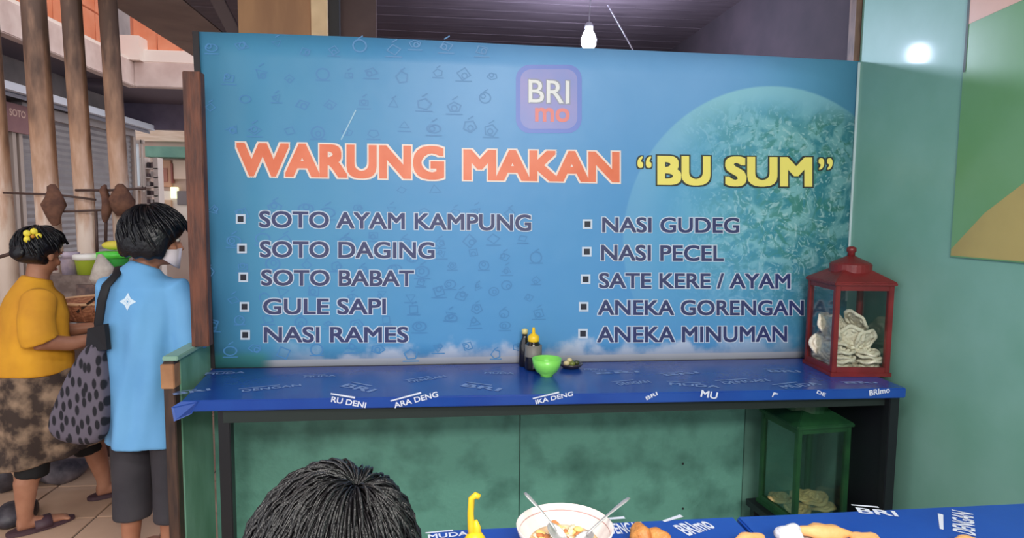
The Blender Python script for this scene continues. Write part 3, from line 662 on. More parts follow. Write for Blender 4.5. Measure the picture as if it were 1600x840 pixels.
rodf([(-10, 404), (44, 388)], .010, 'slanting reddish rod behind the yellow flower hair clip', .9)
rg = mat('rag', (122, 84, 66), .9, (90, 60, 50), 20)
for i, (px, py, w2, h2) in enumerate(((84, 320, .06, .13), (190, 312, .07, .1), (166, 318, .03, .12))):
    g = G(); g.ell((0, 0, 0), (w2, .04, h2), 16)
    g.v = [(x+.012*math.sin(z*34+x*20+i), y+.010*math.sin(z*50+x*40), z+.008*math.sin(x*60)) for x, y, z in g.v]
    o = g.build('tied_rag', rg, smooth=True); o.location = at(px, py, 1, PY-.13)
    tag(o, ('brown rag tied round the second pole', 'brown rag tied round the rightmost pole', 'narrow brown rag hanging between the two right poles')[i], 'rag')
# shutter wall on the far side of the alley
XS = -3.6
sw = empty('wall_left', (0, 0, 0), kind='structure')
G().box((XS-.25, -1, 0), (XS-.1, 7.8, 4.5)).build('masonry', mat('masonry', (150, 138, 136), .8, (130, 120, 120), 3), sw)
shm = mat('grey_shutter', (152, 146, 148), .5, (136, 130, 134), 3, metal=.1)
def shutter(x, y0, y1, z0, z1, label, m_=shm):
    o = empty('roller_shutter', (x, (y0+y1)/2, z0), 0, label, 'shutter'); L_ = (y1-y0)/2
    n = int((z1-z0)/.075); rs_v = []; f_ = []
    for k in range(n*2+1):
        z = (z1-z0)*k/(n*2); xx = .007 if k % 2 else -.007
        rs_v += [(xx, -L_, z), (xx, L_, z)]
    for k in range(n*2): a = 2*k; f_.append((a, a+1, a+3, a+2))
    g = G(); g.add(rs_v, f_); s = link('slat_curtain', g.mesh(), m_, o); s['kind'] = 'stuff'; s.modifiers.new('t', 'SOLIDIFY').thickness = .004
    for yy in (-L_-.02, L_+.02): G().box((-.03, yy-.03, 0), (.04, yy+.03, z1-z0)).build('guide', mat('guide', (176, 158, 148), .5), o)
    G().box((-.05, -L_, z1-z0), (.06, L_, z1-z0+.12)).build('shutter_box', mat('shutter_box', (170, 160, 160), .5), o)
sz = at(80, 200, 0, XS).z
shutter(XS+.05, 2.2, 4.55, 0, at(30, 205, 0, XS).z, 'grey roller shutter nearest the left edge of the picture')
shutter(XS+.05, 4.7, 5.9, 0, at(100, 195, 0, XS).z+.0, 'grey roller shutter behind the middle poles')
shutter(XS+.05, 6.02, 7.3, 0, at(160, 215, 0, XS).z+.1, 'grey roller shutter furthest down the alley')
# red-brown sign board
sg = empty('shop_sign', (XS+.13, 3.9, 0), 0, 'red-brown shop sign with pale lettering above the shutter', 'sign')
q1 = [at(6, 164, 0, XS+.13), at(48, 168, 0, XS+.13), at(48, 203, 0, XS+.13), at(6, 203, 0, XS+.13)]
lo_ = q1[3]; hi_ = q1[1]
G().box((-.03, lo_.y-3.9-.5, lo_.z), (0, hi_.y-3.9+.1, hi_.z)).build('board', mat('maroon_sign', (142, 96, 98), .5, (130, 86, 90), 5), sg)
ym = lo_.y-3.9; yx = hi_.y-3.9; zm = lo_.z+(hi_.z-lo_.z)*.55; zx = lo_.z+(hi_.z-lo_.z)*.8
text3('lettering', 'SOTO', [Vector((.003, ym+.1, zx)), Vector((.003, yx-.1, zx)), Vector((.003, yx-.1, zm)), Vector((.003, ym+.1, zm))], mat('sign_cream', (214, 180, 166), .5), sg, .02)
# canopy building (L-shaped) with cream fascia and orange tiled wall above
XC = -2.85; cz0 = at(210, 135, 0, XC); ZCn = cz0.z; YC = cz0.y
bd = empty('market_building', (XC, YC, 0), 0, 'cream concrete canopy and orange tiled upper storey across the alley', 'building')
conc = mat('cream_concrete', (232, 212, 204), .75, (206, 180, 172), 3)
tile_o = mat('orange_tile', (232, 156, 122), .5, (222, 132, 92), 3)
fh = .31
G().box((-.12, -6, ZCn), (0, .12, ZCn+fh)).build('side_fascia', conc, bd, bevel=.01)
G().box((0, 0, ZCn), (4.2, .12, ZCn+fh)).build('end_fascia', conc, bd, bevel=.01)
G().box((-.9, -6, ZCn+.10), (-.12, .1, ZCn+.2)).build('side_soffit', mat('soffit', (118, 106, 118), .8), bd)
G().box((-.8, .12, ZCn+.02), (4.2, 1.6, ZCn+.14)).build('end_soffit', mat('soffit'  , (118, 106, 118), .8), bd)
G().box((-.06, .02, ZCn+fh), (4.2, .22, ZCn+fh+.16)).build('ledge', mat('white_ledge', (248, 234, 224), .6), bd, bevel=.01)
G().box((-.2, -.1, ZCn+fh), (.12, .24, ZCn+fh+.30)).build('corner_block', mat('white_ledge', (248, 234, 224), .6), bd)
tme = None
for i in range(16):
    for j in range(5):
        if tme is None: o = G().box((0, 0, 0), (.285, .04, .435)).build('wall_tile', tile_o, bd, bevel=.008); tme = o.data
        else: o = bpy.data.objects.new('wall_tile', tme); COL.objects.link(o); o.parent = bd
        o.location = (-.05+i*.29, .14+random.uniform(-.004, .004), ZCn+fh+.16+j*.44)
G().box((-.1, .18, ZCn+fh), (4.6, .3, ZCn+3)).build('tile_backing', mat('tile_grout', (210, 140, 112), .8), bd)
sme = None
for i in range(20):
    for j in range(4):
        if sme is None: o = G().box((0, 0, 0), (.04, .285, .435)).build('wall_tile', tile_o, bd, bevel=.008); sme = o.data
        else: o = bpy.data.objects.new('wall_tile', sme); COL.objects.link(o); o.parent = bd
        o.location = (-.28+random.uniform(-.004, .004), -5.9+i*.29, ZCn+fh+.04+j*.44)
G().box((-.4, -6, ZCn+fh-.06), (-.29, .1, ZCn+2.4)).build('side_tile_backing', mat('tile_grout', (210, 140, 112), .8), bd)
G().box((-.1, -6, ZCn+fh-.02), (-.02, .1, ZCn+fh+.04)).build('side_parapet', mat('white_ledge', (248, 234, 224), .6), bd)
lt = at(150, 138, 1, YC+1.5)-bd.location; lb = at(330, 204, 1, YC+1.5)-bd.location
G().box((-1.6, 1.5, lb.z), (4.2, 1.6, ZCn+.05)).build('shade_board', mat('purple_shade_board', (128, 118, 138), .8, (108, 98, 120), 3), bd)  # dark board added to stand in for the shade under the canopy
# bright gutter strip and lean-to roof below canopy
ga1, ga2 = at(0, 131, 0, -3.3), at(262, 206, 0, -3.0)
tag(G().bar((-3.3, 2.0, ga1.z), (-3.3, 7.4, ga1.z-.0), .10, .08).build('gutter', mat('white_gutter', (232, 236, 248), .4)), 'bright white gutter running under the canopy', 'gutter')
tag(G().add([(-3.32, 2, ga1.z-.05), (-3.32, 7.4, ga1.z-.05), (-3.62, 7.4, ga1.z+.05), (-3.62, 2, ga1.z+.05), (-3.32, 2, ga1.z-.09), (-3.32, 7.4, ga1.z-.09), (-3.62, 7.4, ga1.z+.01), (-3.62, 2, ga1.z+.01)],
    [(0,1,2,3),(7,6,5,4),(0,4,5,1),(2,6,7,3),(1,5,6,2),(3,7,4,0)]).build('awning_sheet', mat('grey_awning', (128, 126, 138), .5)), 'grey sheet awning above the roller shutters', 'awning')
# end of the alley: shop fronts
YE = 8.2
def px_box(name, l, t, r, b, y, m_, label, cat, d=.06, parent=None):
    A = at(l, t, 1, y); B_ = at(r, b, 1, y)
    o = G().box((A.x, y, B_.z), (B_.x, y+d, A.z)).build(name, m_, parent, bevel=.006)
    if label: tag(o, label, cat)
    return o
we = px_box('wall_end', -120, 120, 420, 560, YE+1.2, mat('end_wall', (196, 172, 158), .8, (176, 148, 136), 1.2), None, None, .1); tag(we, kind='structure')
px_box('fascia_board', 196, 196, 310, 222, YE+1.13, mat('tan_board', (196, 168, 146), .7, (214, 190, 172), 8, stretch=(.5, 1, 6)), 'tan timber fascia over the shop at the end of the alley', 'board')
px_box('shop_awning', 226, 228, 292, 246, YE+.85, mat('teal_awning', (108, 150, 132), .6, (92, 136, 122), 5), 'dull green awning of the shop at the end of the alley', 'awning', .34)
wd = empty('shop_window', Vector((at(210, 290, 1, YE-.2).x, YE-.2, 0)), 0, 'bright white framed shop window at the end of the alley', 'window')
def loc_box(par, name, l, t, r, b, y, d, m_):
    A = at(l, t, 1, y)-par.location; B_ = at(r, b, 1, y)-par.location
    return G().box((A.x, A.y, B_.z), (B_.x, A.y+d, A.z)).build(name, m_, par)
winm = mat('window_white', (236, 244, 250), .3, (222, 236, 244), 3)
loc_box(wd, 'lower_panel', 197, 297, 224, 486, YE-.22, .08, mat('panel_tan', (176, 146, 128), .6))
loc_box(wd, 'pane', 201, 224, 219, 290, YE-.2, .02, winm)
for r_ in ((197, 218, 201, 300), (219, 218, 224, 300), (197, 218, 224, 224), (197, 290, 224, 297)): loc_box(wd, 'frame', *r_, YE-.22, .05, mat('window_frame', (186, 172, 164), .5))
shf = empty('goods_shelf', Vector((at(237, 310, 1, YE-.1).x, YE-.1, 0)), 0, 'narrow white rack of dark goods beside the shop window', 'shelf')
for x_ in (227, 247): loc_box(shf, 'upright', x_-1, 246, x_+1, 486, YE-.1, .2, mat('shelf_white', (220, 206, 200), .5))
for k, yy in enumerate((262, 276, 291, 305, 318)): loc_box(shf, 'shelf_board', 227, yy, 247, yy+2, YE-.1, .2, mat('shelf_white', (220, 206, 200), .5))
rn = random.Random(2)
for k, yy in enumerate((262, 276, 291, 305, 318)):
    for j in range(3):
        x_ = 229+j*6; h_ = rn.uniform(5, 9)
        px_box('goods_box', x_, yy-h_, x_+5, yy-.4, YE-.08, mat('goods_%d' % ((k+j) % 3), ((60, 50, 56), (110, 92, 96), (196, 188, 186))[(k+j) % 3], .6), 'small packet standing on the narrow rack in the far shop', 'packet', .1)['group'] = 'packets on the narrow rack'
cols = [(196, 146, 116), (170, 110, 92), (216, 190, 170), (228, 214, 200), (150, 90, 80), (120, 110, 110), (232, 236, 190), (206, 170, 140)]
names = ['tan hanging cloth in the far shop', 'reddish poster in the far shop', 'pale carton high in the far shop', 'cream counter front in the far shop', 'dark red cloth strip in the far shop', 'grey crate in the far shop', 'bright lit box in the far shop', 'tan carton low in the far shop']
for i, r_ in enumerate(((250, 250, 268, 292), (252, 262, 262, 284), (270, 250, 292, 280), (250, 298, 300, 350), (266, 255, 270, 286), (276, 298, 296, 320), (266, 292, 276, 310), (252, 312, 268, 330))):
    px_box('shop_goods', *r_, YE+1.155-.012*i, mat('shopgoods%d' % i, cols[i], .6, emis=cols[i] if i == 6 else None, estr=1.2 if i == 6 else 0), names[i], 'shop goods', .045+.012*i)
def seated(px, py, s, shirt, label):          # distant people inside the shop
    p = at(px, py, 1, YE+.7); o = empty('person', (p.x, p.y, 0), 0, label, 'person')
    g = G(); z = p.z
    g.tube([(0, 0, 0), (0, 0, z*.5), (0, 0, z-.42), (0, 0, z-.26), (0, 0, z-.2), (0, 0, z-.14)], [(.12, .09), (.17, .12), (.18, .11), (.14, .08), (.05, .05), (.05, .05)], 12); g.ell((0, 0, z-.07), (.075, .09, .11), 12)
    for sx_ in (-1, 1): g.tube([(sx_*.17, 0, z-.27), (sx_*.23, 0, z-.5), (sx_*.2, -.12, z-.7)], [.05, .042, .03], 8)
    remesh(g, 'body', skin, o, .02, 3)
    h = G(); h.ell((0, .015, z-.045), (.085, .095, .1), 12); h.build('hair', hairm, o, smooth=True)
    h = G(); h.tube([(0, 0, .4), (0, 0, z*.6), (0, 0, z-.42), (0, 0, z-.25), (0, 0, z-.22)], [(.16, .13), (.185, .135), (.195, .125), (.155, .095), (.07, .07)], 14)
    for sx_ in (-1, 1): h.tube([(sx_*.15, 0, z-.27), (sx_*.225, 0, z-.45)], [.062, .06], 10)
    remesh(h, 'shirt', shirt, o, .02, 2)
seated(234, 318, 1, mat('lilac_shirt', (124, 128, 176), .8), 'distant person in a violet blue top beyond the poles')

# ================================================================ FOOD STALL behind the women
st = empty('stall_table', (-1.35, 1.0, 0), 0, 'cluttered street stall table behind the two women', 'table')
G().box((-.75, -.3, .80), (.75, .35, .83)).build('top', mat('stall_top', (150, 120, 100), .6, (120, 96, 84), 9), st)
G().box((-.75, -.3, .2), (.75, -.28, .80)).build('front_cloth', mat('stall_front', (140, 120, 118), .8, (100, 86, 90), 6), st)
for x in (-.7, .7):
    for y in (-.25, .3): G().box((x-.02, y-.02, 0), (x+.02, y+.02, .8)).build('leg', blackm, st)
SY = .78
bsk = mat('rattan', (204, 140, 104), .7, (150, 92, 66), 40, stretch=(1, 1, 3), bump=.5)
c = at(143, 480, 1, SY)
bk = empty('rattan_basket', (c.x, SY+.1, c.z-.07), 0, 'wide shallow rattan basket on the street stall', 'basket')
G().lathe([(.15, 0), (.17, .0), (.20, .06), (.212, .095), (.205, .1), (.19, .06), (.14, .012), (.001, .01)], 32).build('body', bsk, bk, smooth=True)
G().tube([(math.cos(a)*.212, math.sin(a)*.212, .10) for a in [2*math.pi*k/32 for k in range(33)]], .008, 8, caps=False).build('rim', mat('rattan_rim', (226, 180, 140), .6), bk, smooth=True)
for k in range(24):
    a = 2*math.pi*k/24; G().tube([(math.cos(a)*.172, math.sin(a)*.172, .003), (math.cos(a)*.206, math.sin(a)*.206, .06), (math.cos(a)*.216, math.sin(a)*.216, .1)], .005, 6).build('cane', bsk, bk)
G().bar((-.02, -.2, .06), (.10, -.22, .15), .012).build('tongs', mat('dark_tongs', (60, 44, 40), .5), bk)
c2 = at(130, 500, 1, SY); tubm = mat('tub_steel', (170, 172, 172), .35, metal=.6)
tb_ = G().lathe([(.12, .0), (.15, .0), (.165, .12), (.16, .12), (.145, .01), (.001, .01)], 30).build('steel_basin', tubm, smooth=True)
ztub = c.z-.07-.122; tb_.location = (c2.x+.0, SY+.1, ztub); tag(tb_, 'grey metal basin under the rattan basket on the stall', 'basin')
st.scale = (1, 1, ztub/.83)
# things behind the basket (raised tray)
zr = at(120, 455, 1, SY+.25).z
tr = empty('stall_crate', (-1.1, SY+.42, ztub), 0, 'dark crate of wrapped food on the street stall', 'crate')
G().box((-.35, -.08, 0), (.35, .1, at(120, 425, 1, SY+.34).z-ztub-.02)).build('box', mat('crate_brown', (116, 98, 92), .8, (150, 132, 124), 18), tr)
ztop = at(120, 425, 1, SY+.34).z
rn = random.Random(9)
def tub(px, py, w2, h2, m_, m2, label, y=SY+.42):
    p = at(px, py, 1, y); o = empty('food_container', (p.x, y, ztop-.02), 0, label, 'container')
    zz = max(.02, p.z-(ztop-.02))
    G().lathe([(w2*.8, 0), (w2*.95, zz*.7), (w2, zz*.75)], 24).build('tub', m2, o, smooth=True)
    G().lathe([(w2*1.08, zz*.72), (w2*1.1, zz*.95), (w2*.9, zz*.99), (w2*.3, zz), (.01, zz*1.0)], 24).build('lid', m_, o, smooth=True)
    return o, zz
tub(178, 392, .085, .1, mat('bright_green_lid', (86, 214, 70), .4), mat('green_tub', (70, 180, 80), .4), 'bright green lidded container on the stall by the blue shirt')
tub(138, 396, .075, .1, mat('white_lid', (250, 246, 240), .4), mat('lime_tub', (176, 196, 60), .4), 'white lidded lime container on the street stall')
o, zz = tub(108, 393, .05, .1, mat('pinkish_bag', (206, 188, 200), .6, (170, 156, 176), 20), mat('pinkish_bag', (0, 0, 0)), 'small pale lilac container at the left of the stall')
yb_ = G(); yb_.ell((0, 0, 0), (.07, .04, .028), 14); yo_ = yb_.build('yellow_cloth', mat('yellow_thing', (230, 212, 80), .6), smooth=True)
yo_.location = at(178, 383, 1, SY+.42); tag(yo_, 'yellow cloth bundle lying on the bright green lid', 'cloth')
pbm = mat('clear_bag', (206, 196, 186), .4, (176, 164, 156), 14, bump=.8, bscale=25)
g = G(); g.tube([(0, 0, 0), (0, 0, .03), (.01, 0, .10), (.0, 0, .15), (-.005, 0, .18)], [(.05, .03), (.07, .04), (.06, .035), (.03, .02), (.012, .01)], 14)
o = g.build('plastic_bag', pbm, smooth=True); q = at(160, 444, 1, SY+.33); o.location = (q.x, SY+.33, q.z); tag(o, 'translucent plastic bag standing behind the rattan basket', 'bag')
G_ = G().box((-.12, -.014, 0), (.12, .008, q.z-ztub)).build('snack_carton', mat('snack_carton', (130, 104, 96), .8, (90, 74, 74), 25)); G_.location = (q.x-.02, SY+.33, ztub); tag(G_, 'brown carton between basket and crate on the stall', 'carton')
# clutter on the ground behind the walker
clm = [mat('black_bag', (44, 42, 50), .5, (84, 78, 84), 14, bump=.8, bscale=14), mat('grey_sack', (130, 120, 124), .7, (60, 54, 62), 9, bump=.6, bscale=18)]
for i, (px, py, w2, d2, h2, mi) in enumerate(((118, 690, .15, .14, .13, 0), (95, 735, .12, .13, .09, 1), (18, 740, .14, .2, .16, 0), (-5, 690, .16, .16, .2, 1), (20, 800, .09, .12, .06, 0), (140, 665, .1, .1, .12, 1))):
    p = at(px, py, 2, .05); g = G(); g.ell((0, 0, 0), (w2, d2, h2), 20)
    g.v = [(x*(1+.08*math.sin(z*30+i)), y*(1+.07*math.sin(x*40)), max(-h2*.6, z*(1+.1*math.sin(x*36+y*20+i)))) for x, y, z in g.v]
    o = g.build('bundle', clm[mi], smooth=True); o.location = (p.x, p.y+.02, h2*.6)
    tag(o, ('black bag bundle on the ground between the two women', 'low grey sack behind the walking legs', 'black bundle at the left edge behind the walking leg', 'grey sack at the left edge behind the skirt', 'small black bag in the lower left corner', 'grey sack nearest the stall, beside the black bundle')[i], 'bag')
pl_ = G().bar(at(-30, 748, 1, .75), at(44, 726, 1, .75), .16, .02, side=(0, 1, .2)).build('tan_board', mat('tan_plank', (196, 158, 128), .6), bevel=.003); tag(pl_, 'tan plank lying over the bundles at the left edge', 'board')

# ================================================================ PEOPLE
def head_parts(g, c, R, s=1.0):
    """adds a head to the body gatherer; R rotates head space (y forward, x right) into body space"""
    def P(x, y, z): return Vector(c)+R @ Vector((x*s, y*s, z*s))
    R3 = R
    g.ell(P(0, -.008, .035), (.074*s, .092*s, .088*s), 20, R3)
    g.ell(P(0, .018, -.03), (.058*s, .068*s, .078*s), 16, R3)
    g.ell(P(0, .05, -.082), (.026*s, .024*s, .022*s), 12, R3)           # chin
    g.tube([P(0, .078, .018), P(0, .094, -.008), P(0, .104, -.028), P(0, .088, -.036)], [.008*s, .010*s, .014*s, .008*s], 10)   # nose
    for sx_ in (-1, 1):
        g.ell(P(sx_*.076, -.004, -.008), (.009*s, .018*s, .03*s), 12, R3)     # ear
        g.ell(P(sx_*.036, .062, -.026), (.022*s, .02*s, .02*s), 10, R3)       # cheek
        g.ell(P(sx_*.03, .076, .026), (.022*s, .010*s, .007*s), 10, R3)       # brow
    g.ell(P(0, .082, -.054), (.024*s, .010*s, .006*s), 10, R3); g.ell(P(0, .079, -.064), (.02*s, .010*s, .006*s), 10, R3)
def face_details(par, c, R, s=1.0):
    def P(x, y, z): return Vector(c)+R @ Vector((x*s, y*s, z*s))
    for sx_ in (-1, 1):
        e = G(); e.ell(P(sx_*.03, .076, .010), (.014*s, .010*s, .008*s), 12, R); eo = e.build('eye', mat('eye_white', (224, 216, 208), .2), par, smooth=True)
        i_ = G(); i_.ell(P(sx_*.03, .084, .010), (.006*s, .004*s, .006*s), 10, R); i_.build('iris', mat('iris', (30, 20, 16), .2), eo, smooth=True)
        b = G(); b.tube([P(sx_*.012, .090, .030), P(sx_*.03, .089, .036), P(sx_*.05, .076, .032)], [.003*s, .0035*s, .002*s], 6); b.build('eyebrow', hairm, par)
    l = G(); l.ell(P(0, .088, -.059), (.023*s, .008*s, .008*s), 12, R); l.build('lips', mat('lips', (150, 80, 74), .5), par, smooth=True)
def strands(name, par, c, R, rad, crown, n, maxa, seed, m_=None, w=.0022, cut=None, lift=.004):
    """tapered locks combed from the crown over the skull ellipsoid"""
    rn = random.Random(seed); g = G(); crown = Vector(crown).normalized()
    t1 = crown.cross(Vector((0, 1, .3))).normalized(); t2 = crown.cross(t1)
    for k in range(n):
        az = rn.uniform(0, 2*math.pi); a0 = rn.uniform(.03, 1.2); a1 = a0+rn.uniform(.5, .95); off = rn.uniform(-.001, lift); pts = []
        if a0 > maxa: continue
        for j in range(7):
            a = a0+(min(a1, maxa)-a0)*j/6; z_ = az+.35*(a-a0)
            d = crown*math.cos(a)+(t1*math.cos(z_)+t2*math.sin(z_))*math.sin(a)
            if cut and d.y > cut[0] and d.z < cut[1]: break
            k_ = 1+off/rad[0]*4*math.sin(math.pi*j/6)
            pts.append(Vector(c)+R @ Vector((d.x*rad[0]*k_, d.y*rad[1]*k_, d.z*rad[2]*k_)))
        if len(pts) > 2: g.tube(pts, [w*(.5+math.sin(math.pi*(j+.5)/len(pts))*.7) for j in range(len(pts))], 4)
    o = g.build(name, m_ or hair_hi, par, smooth=True); o['kind'] = 'stuff'; return o
def hand(g, wrist, d, up_, s=1.0, curl=.5):
    """palm, four unequal fingers with knuckle bends, thumb from the side of the palm. d=pointing dir, up_=back of hand"""
    d = Vector(d).normalized(); up_ = (Vector(up_)-d*Vector(up_).dot(d)).normalized(); sd = d.cross(up_); w = Vector(wrist)
    g.tube([w-d*.01, w+d*.02*s, w+d*.05*s, w+d*.085*s], [(.024*s, .017*s), (.032*s, .016*s), (.038*s, .015*s), (.036*s, .012*s)], 14, side=sd)
    for i, (o, L_) in enumerate(((-.027, .062), (-.009, .072), (.010, .067), (.027, .052))):
        b = w+d*.078*s+sd*o*s; pts = [b-d*.012*s]; dd = d.copy(); p = b
        for seg in range(3):
            q = Matrix.Rotation(-curl*(.6+.5*seg), 3, sd) @ dd; p2 = p+q*L_*s*(.42, .33, .25)[seg]; pts.append(p); p = p2; dd = q
        pts.append(p); g.tube(pts, [.0088*s, .0090*s, .0085*s, .0078*s, .0066*s], 8)
    b = w+d*.025*s-sd*.028*s; t = (d*.75-sd*.55-up_*.35).normalized(); g.tube([b-t*.01, b+t*.03*s, b+t*.03*s+(t+d*.5).normalized()*.028*s], [.012*s, .0105*s, .0085*s], 8)

# ---- woman in the light blue tee (seen from behind)
bp_ = at(232, 520, 1, -.06)
WB = empty('person', (bp_.x-.014, -.06, 0), math.radians(-12), 'person from behind in light blue tee and dark cropped trousers, shoulder bag on the left', 'person')
HR = Matrix.Rotation(math.radians(-46), 3, 'Z') @ Matrix.Rotation(math.radians(-8), 3, 'X')
hc = (.045, .03, 1.42)
g = G()
g.tube([(0, 0, .80), (0, 0, .92), (0, .0, 1.05), (0, .0, 1.17), (0, .0, 1.24), (0, .0, 1.285), (.01, .01, 1.32), (.02, .02, 1.38)], [(.13, .09), (.13, .09), (.12, .085), (.135, .09), (.13, .08), (.075, .055), (.05, .052), (.048, .05)], 20)
for sx_ in (-1, 1):
    g.tube([(sx_*.08, 0, .84), (sx_*.09, .02, .62), (sx_*.092, .03, .44), (sx_*.092, .0, .30), (sx_*.09, -.02, .12), (sx_*.088, -.02, .05)], [.085, .074, .055, .052, .036, .032], 16)
    g.tube([(sx_*.088, -.05, .035), (sx_*.09, .02, .035), (sx_*.095, .10, .028), (sx_*.097, .155, .02)], [(.028, .03), (.034, .03), (.042, .022), (.03, .014)], 12, side=(1, 0, 0))
    for t_ in range(5): g.ell((sx_*.097+(t_-2)*.016, .165-abs(t_-(1 if sx_ > 0 else 3))*.006, .014), (.009, .016, .010), 8)
# right arm bent forward on the board, left arm holding bag strap
g.tube([(.14, .0, 1.225), (.165, .01, 1.10), (.17, .02, .96), (.165, .09, .84), (.155, .15, .74)], [.046, .042, .038, .031, .025], 14)
hand(g, (.155, .15, .74), (-.05, .35, -1), (1, .2, 0), .9, .4)
g.tube([(-.14, .0, 1.225), (-.165, .04, 1.10), (-.17, .10, .98), (-.13, .2, 1.0), (-.11, .25, 1.03)], [.05, .044, .04, .032, .025], 14)
hand(g, (-.11, .25, 1.03), (.3, 1, .3), (-1, 0, 1), .9, .6)
head_parts(g, hc, HR, 1.0)
remesh(g, 'body', skin, WB, .0065, 5)
face_details(WB, hc, HR)
g = G()
teem = mat('light_blue_tee', (112, 172, 222), .8, (100, 160, 212), 4, bump=.3, bscale=9)
T_ = [(0, 0, .55), (0, 0, .62), (-.0, 0, .75), (0, 0, .9), (0, 0, 1.03), (0, 0, 1.15), (0, 0, 1.225), (0, 0, 1.262), (.005, 0, 1.29), (.012, .008, 1.315)]
g.tube(T_, [(.175, .145), (.172, .14), (.168, .135), (.162, .13), (.162, .13), (.172, .128), (.172, .115), (.135, .092), (.085, .07), (.06, .06)], 28)
g.tube([(.09, .0, 1.205), (.14, .0, 1.215), (.172, .01, 1.12), (.182, .02, 1.0), (.184, .025, .955)], [.055, .066, .066, .066, .068], 18)
g.tube([(-.09, .0, 1.205), (-.14, 0, 1.215), (-.172, .03, 1.12), (-.182, .06, 1.02)], [.055, .066, .064, .064], 18)
# soft folds
tee = remesh(g, 'tee_shirt', teem, WB, .0075, 6)
for v_ in tee.data.vertices:
    x, y, z = v_.co
    k = min(1, max(0, (1.22-z)/.2)); a = math.atan2(x, -y)
    d_ = .007*k*math.sin(a*5+z*5)+.004*k*math.sin(a*9-z*13); r_ = math.hypot(x, y)
    if r_ > .02: v_.co.x += x/r_*d_; v_.co.y += y/r_*d_
g = G(); dm = []
for k in range(8):
    a = 2*math.pi*k/8; r = .036 if k % 2 == 0 else .018; dm.append((r*math.cos(a), 0, r*math.sin(a)))
def decal(par, cx2, cz, pts, m_, name, target, hole=None):
    """printed mark laid onto the cloth surface by casting along local +y"""
    dg = bpy.context.evaluated_depsgraph_get(); dg.update()
    def pr(x, z):
        ok, loc, nn, _ = target.ray_cast(Vector((x, -.6, z)), Vector((0, 1, 0))); return Vector((x, (loc.y if ok else -.13)-.0015, z))
    n = len(pts); g = G(); inn = .42
    outer = [pr(cx2+p[0], cz+p[2]) for p in pts]; inner = [pr(cx2+p[0]*inn, cz+p[2]*inn) for p in pts]
    g.add(outer+inner, [(k, (k+1) % n, n+(k+1) % n, n+k) for k in range(n)]); g.build(name, m_, par)
decal(WB, .018, 1.175, dm, mat('tee_print', (206, 224, 240), .7), 'printed_star', tee)
decal(WB, .018, 1.175, [(p[0]*.38, 0, p[2]*.38) for p in dm], mat('tee_print', (0, 0, 0)), 'printed_star', tee)
g = G()
for sx_ in (-1, 1): g.tube([(sx_*.07, 0, .86), (sx_*.085, .01, .66), (sx_*.092, .015, .5), (sx_*.094, .01, .34), (sx_*.094, .0, .20)], [(.085, .10), (.085, .10), (.082, .09), (.078, .082), (.076, .08)], 20, side=(1, 0, 0))
g.tube([(0, 0, .72), (0, 0, .88)], [(.14, .10), (.14, .10)], 20)
remesh(g, 'cropped_trousers', mat('dark_trousers', (62, 58, 64), .8, (48, 45, 52), 6, bump=.4, bscale=14), WB, .008, 4)
for sx_ in (-1, 1):
    g = G(); g.rings([[(sx_*.092+x*1, y, z) for x, y in [(.045*math.cos(a)*(1+.1*math.sin(a)), .05+.125*math.sin(a)) for a in [2*math.pi*k/20 for k in range(20)]]] for z in (.0, .012)], 20)
    s_ = g.build('sandal', mat('sandal', (70, 52, 56), .6), WB); s_.name = 'sandal'
g = G()
hr = mat('hair_blue_black', (10, 10, 16), .38, (20, 20, 28), 30, bump=.3, bscale=80, spec=.4)
def bob(name, par, c, R, s, rad=(.122, .132, .130)):
    """bobbed hair: shell with an open face, turned in at the nape"""
    rn = random.Random(4); n = 36; rs = []
    prof = [(.05, .995), (.35, .93), (.6, .80), (.8, .6), (.93, .36), (1, .08), (1.0, -.2), (.97, -.46), (.9, -.66), (.78, -.80)]
    g = G()
    for r, z in prof:
        ring = []
        for k in range(n):
            a = 2*math.pi*k/n; fx = math.sin(a); fy = math.cos(a)      # fy=1 is forward
            rr = r
            if z < .35 and fy > .45: rr = r*(.80 if z > -.1 else .58)  # open at the face
            zz = z*rad[2]
            if z < -.5: zz += .012*math.sin(k*2.3)+.035*max(0, fy)
            ring.append(Vector(c)+R @ Vector((fx*rad[0]*rr*(1+.015*math.sin(k*3.1)), fy*rad[1]*rr-.004, zz))*1)
        rs.append(ring)
    inner = [[Vector(c)+(p-Vector(c))*.80 for p in r_] for r_ in rs[::-1]]
    g.rings(rs+inner, n, True)
    o = g.build(name, hr, par, smooth=True); sub = o.modifiers.new('s', 'SUBSURF'); sub.levels = 1; sub.render_levels = 1
    return o
hb = (.045, .02, 1.438)
bob('hair', WB, hb, HR, 1)
strands('hair_strands', WB, hb, HR, (.125, .135, .133), (0, -.25, 1), 260, 2.3, 3, hr, .0042, cut=(.45, .25), lift=.002)
# mask pulled under the chin, ear loop
def HP(x, y, z): return Vector(hc)+HR @ Vector((x, y, z))
g = G(); rs = []
for x, y, z0, z1 in ((-.072, .02, -.075, -.035), (-.05, .07, -.10, -.03), (-.02, .098, -.112, -.022), (.02, .098, -.112, -.022), (.05, .07, -.10, -.03), (.074, .02, -.075, -.035)):
    rs.append((HP(x, y, z0), HP(x, y, z1)))
g.add([p for r_ in rs for p in r_], [(2*k, 2*k+2, 2*k+3, 2*k+1) for k in range(5)])
mk = g.build('face_mask', mat('face_mask', (226, 214, 220), .7), WB, smooth=True); mk.modifiers.new('t', 'SOLIDIFY').thickness = .003
for sx_ in (-1, 1):
    G().tube([HP(sx_*.073, .02, -.04), HP(sx_*.086, -.005, .0), HP(sx_*.084, -.02, -.02), HP(sx_*.073, .018, -.072)], .0022, 6).build('ear_loop', mat('ear_loop', (236, 230, 230), .6), mk)
